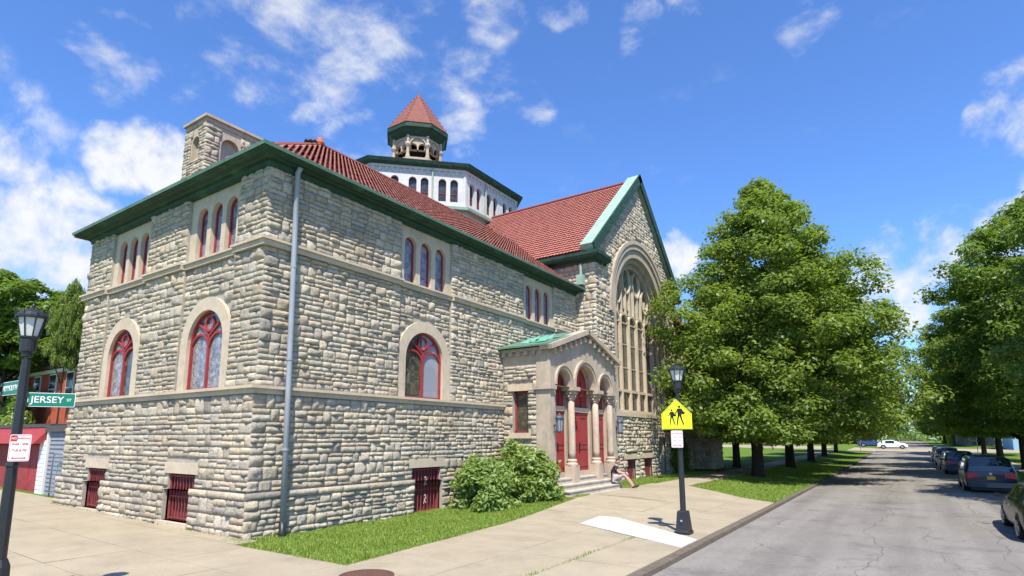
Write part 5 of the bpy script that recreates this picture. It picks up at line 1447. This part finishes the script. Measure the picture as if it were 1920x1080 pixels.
VAN = [(-2.5, .30, 1.02, 1.06, .90, .76), (-2.46, .28, 1.02, 1.30, .95, .76), (-2.3, .27, 1.02, 1.70, .985, .74), (-1.2, .26, 1.02, 1.76, 1.0, .74), (.6, .26, 1.0, 1.74, 1.0, .74), (1.0, .26, .99, 1.62, 1.0, .70), (1.75, .26, 1.0, 1.05, .97, .74), (2.3, .27, .86, .93, .92, .7), (2.5, .32, .74, .78, .80, .6)]
SUV = [(-2.2, .34, 1.02, 1.06, .86, .7), (-2.1, .32, 1.02, 1.35, .9, .70), (-1.85, .30, 1.02, 1.60, .92, .68), (-1.0, .30, 1.01, 1.68, .93, .70), (.3, .3, 1.0, 1.66, .93, .70), (.65, .3, .99, 1.55, .93, .66), (1.25, .3, 1.0, 1.06, .92, .7), (1.95, .31, .92, .98, .88, .68), (2.2, .36, .78, .84, .76, .6)]
SEDAN = [(-2.35, .32, .90, .95, .80, .66), (-2.25, .28, .93, 1.00, .88, .7), (-1.75, .25, .94, 1.03, .91, .68), (-.95, .24, .94, 1.40, .92, .60), (-.3, .24, .93, 1.46, .92, .62), (.35, .24, .92, 1.42, .92, .60), (1.2, .24, .92, .98, .91, .68), (2.05, .26, .78, .86, .87, .66), (2.4, .32, .66, .72, .74, .58)]
HATCH = [(-2.1, .33, .88, .94, .82, .66), (-2.0, .3, .9, 1.0, .87, .66), (-1.35, .27, .92, 1.36, .9, .62), (-.3, .26, .92, 1.5, .91, .64), (.3, .26, .91, 1.46, .91, .62), (1.2, .26, .92, .98, .9, .68), (1.85, .28, .8, .87, .86, .66), (2.15, .34, .68, .74, .74, .58)]
def road_z(y): return gz(0.0, float(y)) - .11
make_car('black sedan parked nearest, cut by the right picture edge', (3.08, 21.5, road_z(21)), 0, 'paint_black', SEDAN, (-1.42, 1.42), 'sedan')
make_car('dark navy minivan with red tail lights and yellow plate', (3.12, 38.1, road_z(38)), 0, 'paint_navy', VAN, (-1.5, 1.5), 'van')
make_car('blue-grey car parked in front of the minivan', (2.98, 53.6, road_z(53)), 0, 'paint_slate', SUV, (-1.3, 1.35), 'van', 'plate_yellow')
make_car('dark car parked between the blue-grey car and the white one', (2.95, 60.5, road_z(60)), 0, 'paint_grey', SEDAN, (-1.42, 1.42), 'sedan', 'plate_yellow')
make_car('white car with bright roof parked farther up the street', (2.95, 67.5, road_z(67)), 0, 'paint_white', SUV, (-1.3, 1.35), 'van', 'plate_yellow')
make_car('grey-green car, last in the row of parked cars', (2.9, 74.5, road_z(74)), 0, 'paint_grey', SUV, (-1.3, 1.35), 'van', 'plate_yellow')
make_car('white hatchback crossing the far intersection', (-2.0, 118.0, gz(0.0, 118.0) + .02), -math.pi / 2, 'paint_white', HATCH, (-1.3, 1.35), 'van', 'plate_yellow', group='cars at the far intersection', name='moving_car')
make_car('dark blue car half hidden behind the white hatchback', (-5.2, 124.5, gz(0.0, 122.0) + .15), -math.pi / 2, 'paint_blue', SUV, (-1.3, 1.35), 'van', 'plate_yellow', group='cars at the far intersection', name='moving_car')

# ------------------------------------------------------------------ person sitting on the church steps
def skin_mesh(name, joints, edges, mat, parent, root=0, sub=2, fat=1.25):
    me = bpy.data.meshes.new(name); me.from_pydata([j[0] for j in joints], edges, []); o = bpy.data.objects.new(name, me); COL.objects.link(o)
    sm = o.modifiers.new('skin', 'SKIN'); ss_ = o.modifiers.new('sub', 'SUBSURF'); ss_.levels = ss_.render_levels = sub
    for i, j in enumerate(joints):
        r_ = j[1] if isinstance(j[1], tuple) else (j[1], j[1]); r_ = (r_[0] * fat, r_[1] * fat); me.skin_vertices[0].data[i].radius = r_; me.skin_vertices[0].data[i].use_root = (i == root)
    m2 = bpy.data.meshes.new_from_object(o.evaluated_get(bpy.context.evaluated_depsgraph_get())); bpy.data.objects.remove(o)
    m2.name = name; m2.materials.clear(); m2.polygons.foreach_set('use_smooth', [True] * len(m2.polygons))
    return link_mesh(name, m2, MAT[mat], parent)
# local frame: +X is the way the person faces (towards the street), Y sideways, Z up; origin on the seat
PZ = .66
per = tag(empty('person', (-11.02, 24.72, PZ), R(22)), 'person in dark shirt and pale shorts sitting on the church steps', 'person')
fz = .26 - PZ + .05
J = [((0, 0, .13), .13), ((-.02, 0, .30), (.14, .12)), ((.03, 0, .48), (.17, .13)), ((.09, 0, .585), .07), ((.125, 0, .66), .05),
     ((.05, .19, .53), .06), ((.22, .23, .30), .043), ((.42, .12, .27), .033), ((.48, .08, .27), .035),
     ((.05, -.19, .53), .06), ((.22, -.23, .30), .043), ((.42, -.11, .27), .033), ((.48, -.07, .27), .035),
     ((.04, .10, .09), .10), ((.44, .14, .23), .066), ((.70, .13, -.12), .054), ((.86, .13, fz + .03), .038), ((1.0, .15, fz + .02), .034),
     ((.04, -.10, .09), .10), ((.43, -.11, .22), .066), ((.68, -.10, -.12), .054), ((.80, -.10, fz + .03), .038), ((.94, -.09, fz + .02), .034)]
Eg = [(0, 1), (1, 2), (2, 3), (3, 4), (2, 5), (5, 6), (6, 7), (7, 8), (2, 9), (9, 10), (10, 11), (11, 12), (0, 13), (13, 14), (14, 15), (15, 16), (16, 17), (0, 18), (18, 19), (19, 20), (20, 21), (21, 22)]
skin_mesh('body', J, Eg, 'skin', per)
# head, turned slightly down
hd = MB(); prof = [(.0, -.125), (.045, -.115), (.07, -.07), (.082, .0), (.086, .05), (.075, .10), (.045, .135), (.0, .145)]
hd.lathe(prof, (0, 0, 0), 16); ho = hd.build('head', MAT['skin'], per, True); ho.scale = (1.12, .92, 1.0); ho.location = (.16, 0, .775); ho.rotation_euler = (0, R(22), 0)
nz = MB(); nz.hexa([(.085, -.016, -.03), (.085, .016, -.03), (.085, .01, .03), (.085, -.01, .03), (.118, -.014, -.026), (.118, .014, -.026), (.095, .006, .03), (.095, -.006, .03)])
for sy in (-1, 1): nz.lathe([(.0, -.035), (.02, -.02), (.024, .015), (.0, .035)], (.0, sy * .09, 0), 6)
nz.build('nose_and_ears', MAT['skin'], ho, True)
ey = MB()
for sy in (-1, 1): ey.lathe([(0, -.011), (.011, 0), (0, .011)], (.081, sy * .032, .03), 6)
ey.box(.080, -.024, -.066, .0865, .024, -.058); ey.build('eyes_and_mouth', MAT['hair'], ho)
hr = MB(); hr.lathe([(.088, .055), (.084, .10), (.055, .142), (.0, .156)], (-.012, 0, 0), 14); hr.lathe([(.05, -.07), (.07, .0), (.08, .06)], (-.024, 0, 0), 12); hr.build('hair', MAT['hair'], ho, True)
# hands: palm and fingers clasped over the knees
for sy, j in ((1, 8), (-1, 12)):
    b0 = Vector(J[j][0]); js = [(tuple(b0), .034), (tuple(b0 + Vector((.06, -sy * .02, -.012))), .032)]; es = [(0, 1)]
    for k in range(4):
        o1 = b0 + Vector((.075, -sy * .02 + (k - 1.5) * .019, -.01)); ln = (.038, .044, .04, .032)[k]; i0 = len(js)
        js += [(tuple(o1), .0095), (tuple(o1 + Vector((ln, -sy * .006, -.008))), .009), (tuple(o1 + Vector((ln + .018, -sy * .008, -.034))), .008)]; es += [(1, i0), (i0, i0 + 1), (i0 + 1, i0 + 2)]
    i0 = len(js); js += [(tuple(b0 + Vector((.02, -sy * .035, .008))), .011), (tuple(b0 + Vector((.055, -sy * .055, .004))), .0095)]; es += [(0, i0), (i0, i0 + 1)]
    skin_mesh('hand', js, es, 'skin', per, sub=1, fat=1.0)
skin_mesh('shirt', [((-.01, 0, .16), (.165, .15)), ((-.02, 0, .32), (.165, .145)), ((.02, 0, .47), (.185, .14)), ((.07, 0, .565), .085), ((.05, .18, .53), .085), ((.14, .225, .405), .075), ((.05, -.18, .53), .085), ((.14, -.225, .405), .075)],
          [(0, 1), (1, 2), (2, 3), (2, 4), (4, 5), (2, 6), (6, 7)], 'shirt', per)
skin_mesh('shorts', [((0, 0, .11), (.15, .155)), ((.05, .10, .10), .118), ((.36, .135, .20), .10), ((.05, -.10, .10), .118), ((.34, -.11, .195), .10)], [(0, 1), (1, 2), (0, 3), (3, 4)], 'shorts', per)
for q in (16, 21):
    a = Vector(J[q][0]); sh = MB(); n_ = 8
    sh.lathe([(.0, -.10), (.045, -.09), (.052, -.02), (.05, .10), (.043, .16), (.0, .19)], (0, 0, 0), 10, axis='x'); so = sh.build('shoe', MAT['shoe'], per, True); so.location = (a.x + .04, a.y, a.z + .012); so.scale = (1, 1.0, .95); so.rotation_euler = (0, R(-14), 0)
bgk = tag(empty('backpack', (-11.2, 25.12, PZ + .0), R(20)), 'black backpack beside the sitting person', 'bag')
mb = MB(); mb.lathe([(.10, .0), (.155, .04), (.165, .25), (.15, .38), (.08, .46), (.0, .48)], n=12); o = mb.build('bag', MAT['shirt'], bgk, True); o.scale = (1.0, .9, 1)
mb = MB(); mb.lathe([(.05, .05), (.09, .08), (.09, .2), (.05, .24)], (.1, 0, 0), 10); mb.build('pocket', MAT['plastic_black'], bgk, True)

# ------------------------------------------------------------------ buildings around
gar = tag(empty('garage', (-32.5, 9.2, .2)), 'low red garage with sloping canopy at the left edge', 'garage')
def gp(mb, name, mat): o = mb.build(name, MAT[mat], gar); o.matrix_parent_inverse = Matrix.Translation(-Vector(gar.location)); return o
mb = MB(); mb.box(-38, 9.5, .1, -30.3, 14.5, 2.9); gp(mb, 'wall', 'garage_red')
mb = MB(); mb.hexa([(-38.2, 8.9, 2.25), (-29.95, 8.9, 2.25), (-29.95, 9.5, 2.3), (-38.2, 9.5, 2.3), (-38.2, 9.45, 2.95), (-29.95, 9.45, 2.95), (-29.95, 9.6, 2.98), (-38.2, 9.6, 2.98)]); gp(mb, 'canopy', 'garage_red')
mb = MB(); mb.box(-38.2, 9.4, 2.95, -29.9, 14.6, 3.1); gp(mb, 'roof', 'roof_shingle')
for k in range(5):
    mb = MB(); mb.box(-37.4 + k * 1.4, 9.44, .22, -36.05 + k * 1.4, 9.5, 2.2); gp(mb, 'door_panel', 'garage_red')
mb = MB(); mb.box(-30.35, 9.3, .1, -29.75, 9.55, 2.4); 
for k in range(12): mb.box(-30.36, 9.28, .2 + k * .18, -29.74, 9.30, .2 + k * .18 + .155)
gp(mb, 'white_pier', 'siding_white')
shed = tag(empty('shed', (-28.2, 9.7, .2)), 'grey shed with horizontal siding between the garage and the church', 'shed')
def sp(mb, name, mat): o = mb.build(name, MAT[mat], shed); o.matrix_parent_inverse = Matrix.Translation(-Vector(shed.location)); return o
mb = MB(); mb.box(-29.7, 9.42, .1, -26.0, 13, 2.75); sp(mb, 'wall', 'siding_grey')
for k in range(15):
    mb = MB(); z = .2 + k * .17; mb.hexa([(-29.6, 9.36, z), (-26.05, 9.36, z), (-26.05, 9.43, z), (-29.6, 9.43, z), (-29.6, 9.40, z + .165), (-26.05, 9.40, z + .165), (-26.05, 9.43, z + .165), (-29.6, 9.43, z + .165)]); sp(mb, 'siding_board', 'siding_grey')
mb = MB(); mb.box(-29.78, 9.3, .15, -29.62, 9.45, 2.75); sp(mb, 'corner_board', 'siding_white')
mb = MB(); mb.box(-29.9, 9.25, 2.75, -25.95, 13.1, 3.0); sp(mb, 'roof', 'roof_shingle')
gate = tag(empty('metal_gate', (-27.6, 9.15, .2)), 'pale tubular metal gate leaning by the grey shed', 'gate')
mb = MB(); mb.tube([(-.75, 0, .0), (-.75, 0, 1.55), (-.6, 0, 1.7), (.25, 0, 1.7), (.4, 0, 1.55), (.4, 0, 0)], .03, 6); mb.tube([(-.75, 0, .15), (.4, 0, .15)], .025, 6); mb.build('frame', MAT['pipe_paint'], gate, True)
mb = MB()
for k in range(8): mb.tube([(-.65 + k * .13, 0, .15), (-.65 + k * .13, 0, 1.7)], .008, 4)
mb.build('wire_mesh', MAT['pipe_paint'], gate)

def house(name, label, x0, y0, x1, y1, zb, zw, zr, wall, roof, trim='siding_white', chim=None, ridge='x', nwin=4, floors=2):
    h = tag(empty(name, (.5 * (x0 + x1), y0, zb)), label, 'house')
    def hp_(mb, nm, mt, par=None):
        o = mb.build(nm, MAT[mt], par or h)
        if par is None: o.matrix_parent_inverse = Matrix.Translation(-Vector(h.location))
        return o
    mb = MB(); mb.box(x0, y0, zb - .5, x1, y1, zw)
    if ridge == 'x':
        ym = .5 * (y0 + y1); mb.prism([(x0, y0, zw), (x0, ym, zr - .1), (x0, y1, zw)], [(x1, y0, zw), (x1, ym, zr - .1), (x1, y1, zw)])
        r_ = MB(); r_.hexa([(x0 - .4, y0 - .4, zw - .1), (x1 + .4, y0 - .4, zw - .1), (x1 + .4, ym, zr), (x0 - .4, ym, zr), (x0 - .4, y0 - .4, zw + .1), (x1 + .4, y0 - .4, zw + .1), (x1 + .4, ym, zr + .2), (x0 - .4, ym, zr + .2)])
        r_.hexa([(x0 - .4, y1 + .4, zw - .1), (x1 + .4, y1 + .4, zw - .1), (x1 + .4, ym, zr), (x0 - .4, ym, zr), (x0 - .4, y1 + .4, zw + .1), (x1 + .4, y1 + .4, zw + .1), (x1 + .4, ym, zr + .2), (x0 - .4, ym, zr + .2)])
    else:
        xm = .5 * (x0 + x1); mb.prism([(x0, y0, zw), (xm, y0, zr - .1), (x1, y0, zw)], [(x0, y1, zw), (xm, y1, zr - .1), (x1, y1, zw)])
        r_ = MB()
        for xe in (x0 - .4, x1 + .4): r_.hexa([(xe, y0 - .4, zw - .1), (xe, y1 + .4, zw - .1), (xm, y1 + .4, zr), (xm, y0 - .4, zr), (xe, y0 - .4, zw + .1), (xe, y1 + .4, zw + .1), (xm, y1 + .4, zr + .2), (xm, y0 - .4, zr + .2)])
    hp_(mb, 'wall', wall); ro = hp_(r_, 'roof', roof)
    mb = MB(); mb.box(x0 - .25, y0 - .2, zw - .35, x1 + .25, y0 + .0, zw - .12); hp_(mb, 'eaves_board', trim)
    if chim: mb = MB(); mb.box(chim[0] - .5, chim[1] - .5, zw, chim[0] + .5, chim[1] + .5, chim[2]); mb.box(chim[0] - .6, chim[1] - .6, chim[2], chim[0] + .6, chim[1] + .6, chim[2] + .25); hp_(mb, 'chimney', 'brick_dark')
    fh = (zw - zb) / floors
    for f_ in range(floors):
        for k in range(nwin):
            xc = x0 + (k + .5) * (x1 - x0) / nwin; z0 = zb + f_ * fh + fh * .32; z1 = zb + f_ * fh + fh * .86
            mb = MB(); mb.box(xc - .6, y0 - .06, z0 - .1, xc + .6, y0 + .02, z1 + .1); wdw = hp_(mb, 'window', trim)
            mb = MB(); mb.box(xc - .5, y0 - .08, z0, xc - .5 + 1.0, y0 - .05, .5 * (z0 + z1) - .03); mb.box(xc - .5, y0 - .08, .5 * (z0 + z1) + .03, xc + .5, y0 - .05, z1); mb.build('pane', MAT['dark_pane'], wdw)
    return h
house('brick_house', 'red brick house with grey roof and chimney behind the shed', -58, 14.2, -38.5, 26, .2, 7.0, 11.5, 'brick_red', 'roof_shingle', chim=(-45.3, 15.2, 11.9), nwin=7)
house('house', 'pale blue house beyond the parked cars', 13.5, 118, 21, 130, 1.0, 6.0, 9.5, 'siding_blue', 'roof_shingle', ridge='y', nwin=2)
house('house', 'white house at the far end of the street', -24, 215, -16, 226, 1.2, 6.5, 10, 'siding_white', 'roof_shingle', nwin=3)
house('house', 'small white house far across the park behind the tree trunks', -52, 168, -38, 178, 1.5, 6.5, 10, 'siding_white', 'roof_shingle', nwin=4)
house('house', 'grey house on the far corner right of the street', 9, 150, 17, 162, 1.2, 6.0, 9, 'siding_grey', 'roof_shingle', ridge='y', nwin=2)
# stop sign at the intersection
ssn = tag(empty('stop_sign', (6.2, 80.0, gz(0.0, 80.0))), 'red octagonal stop sign above the parked cars', 'road sign')
mb = MB(); mb.tube([(0, .03, 0), (0, .03, 3.3)], .035, 6); mb.build('post', MAT['alloy'], ssn)
oc = [(.46 * math.cos(R(22.5 + 45 * k)), 3.0 + .46 * math.sin(R(22.5 + 45 * k))) for k in range(8)]
plate(oc, -.01, .0).build('plate', MAT['sign_white'], ssn); plate([(x * .94, 3.0 + (z - 3.0) * .94) for x, z in oc], -.013, -.009).build('face', MAT['sign_red'], ssn)
text_mesh('STOP', .32, 'sign_white', 'lettering', ssn, (0, -.015, 3.0), .001, .004)
s2 = copy_tree(ssn); s2.location = (-5.6, 99.5, gz(-5.6, 99.5)); tag(s2, 'distant stop sign at the end of the tree verge', 'road sign')
# park bench seen between the trunks
bn = tag(empty('park_bench', (-17.5, 96, gz(-17.5, 96.0)), .3), 'park bench on the lawn seen between the tree trunks', 'bench')
for k in range(3): mb = MB(); mb.box(-.9, -.25 + k * .17, .43, .9, -.11 + k * .17, .47); mb.build('seat_slat', MAT['bark'], bn)
for k in range(2): mb = MB(); mb.box(-.9, .27, .58 + k * .18, .9, .31, .72 + k * .18); mb.build('back_slat', MAT['bark'], bn)
for sx in (-.7, .7): mb = MB(); mb.box(sx - .04, -.25, 0, sx + .04, -.17, .43); mb.box(sx - .04, .2, 0, sx + .04, .28, .9); mb.build('leg', MAT['black_iron'], bn)
# loose litter on the pavement
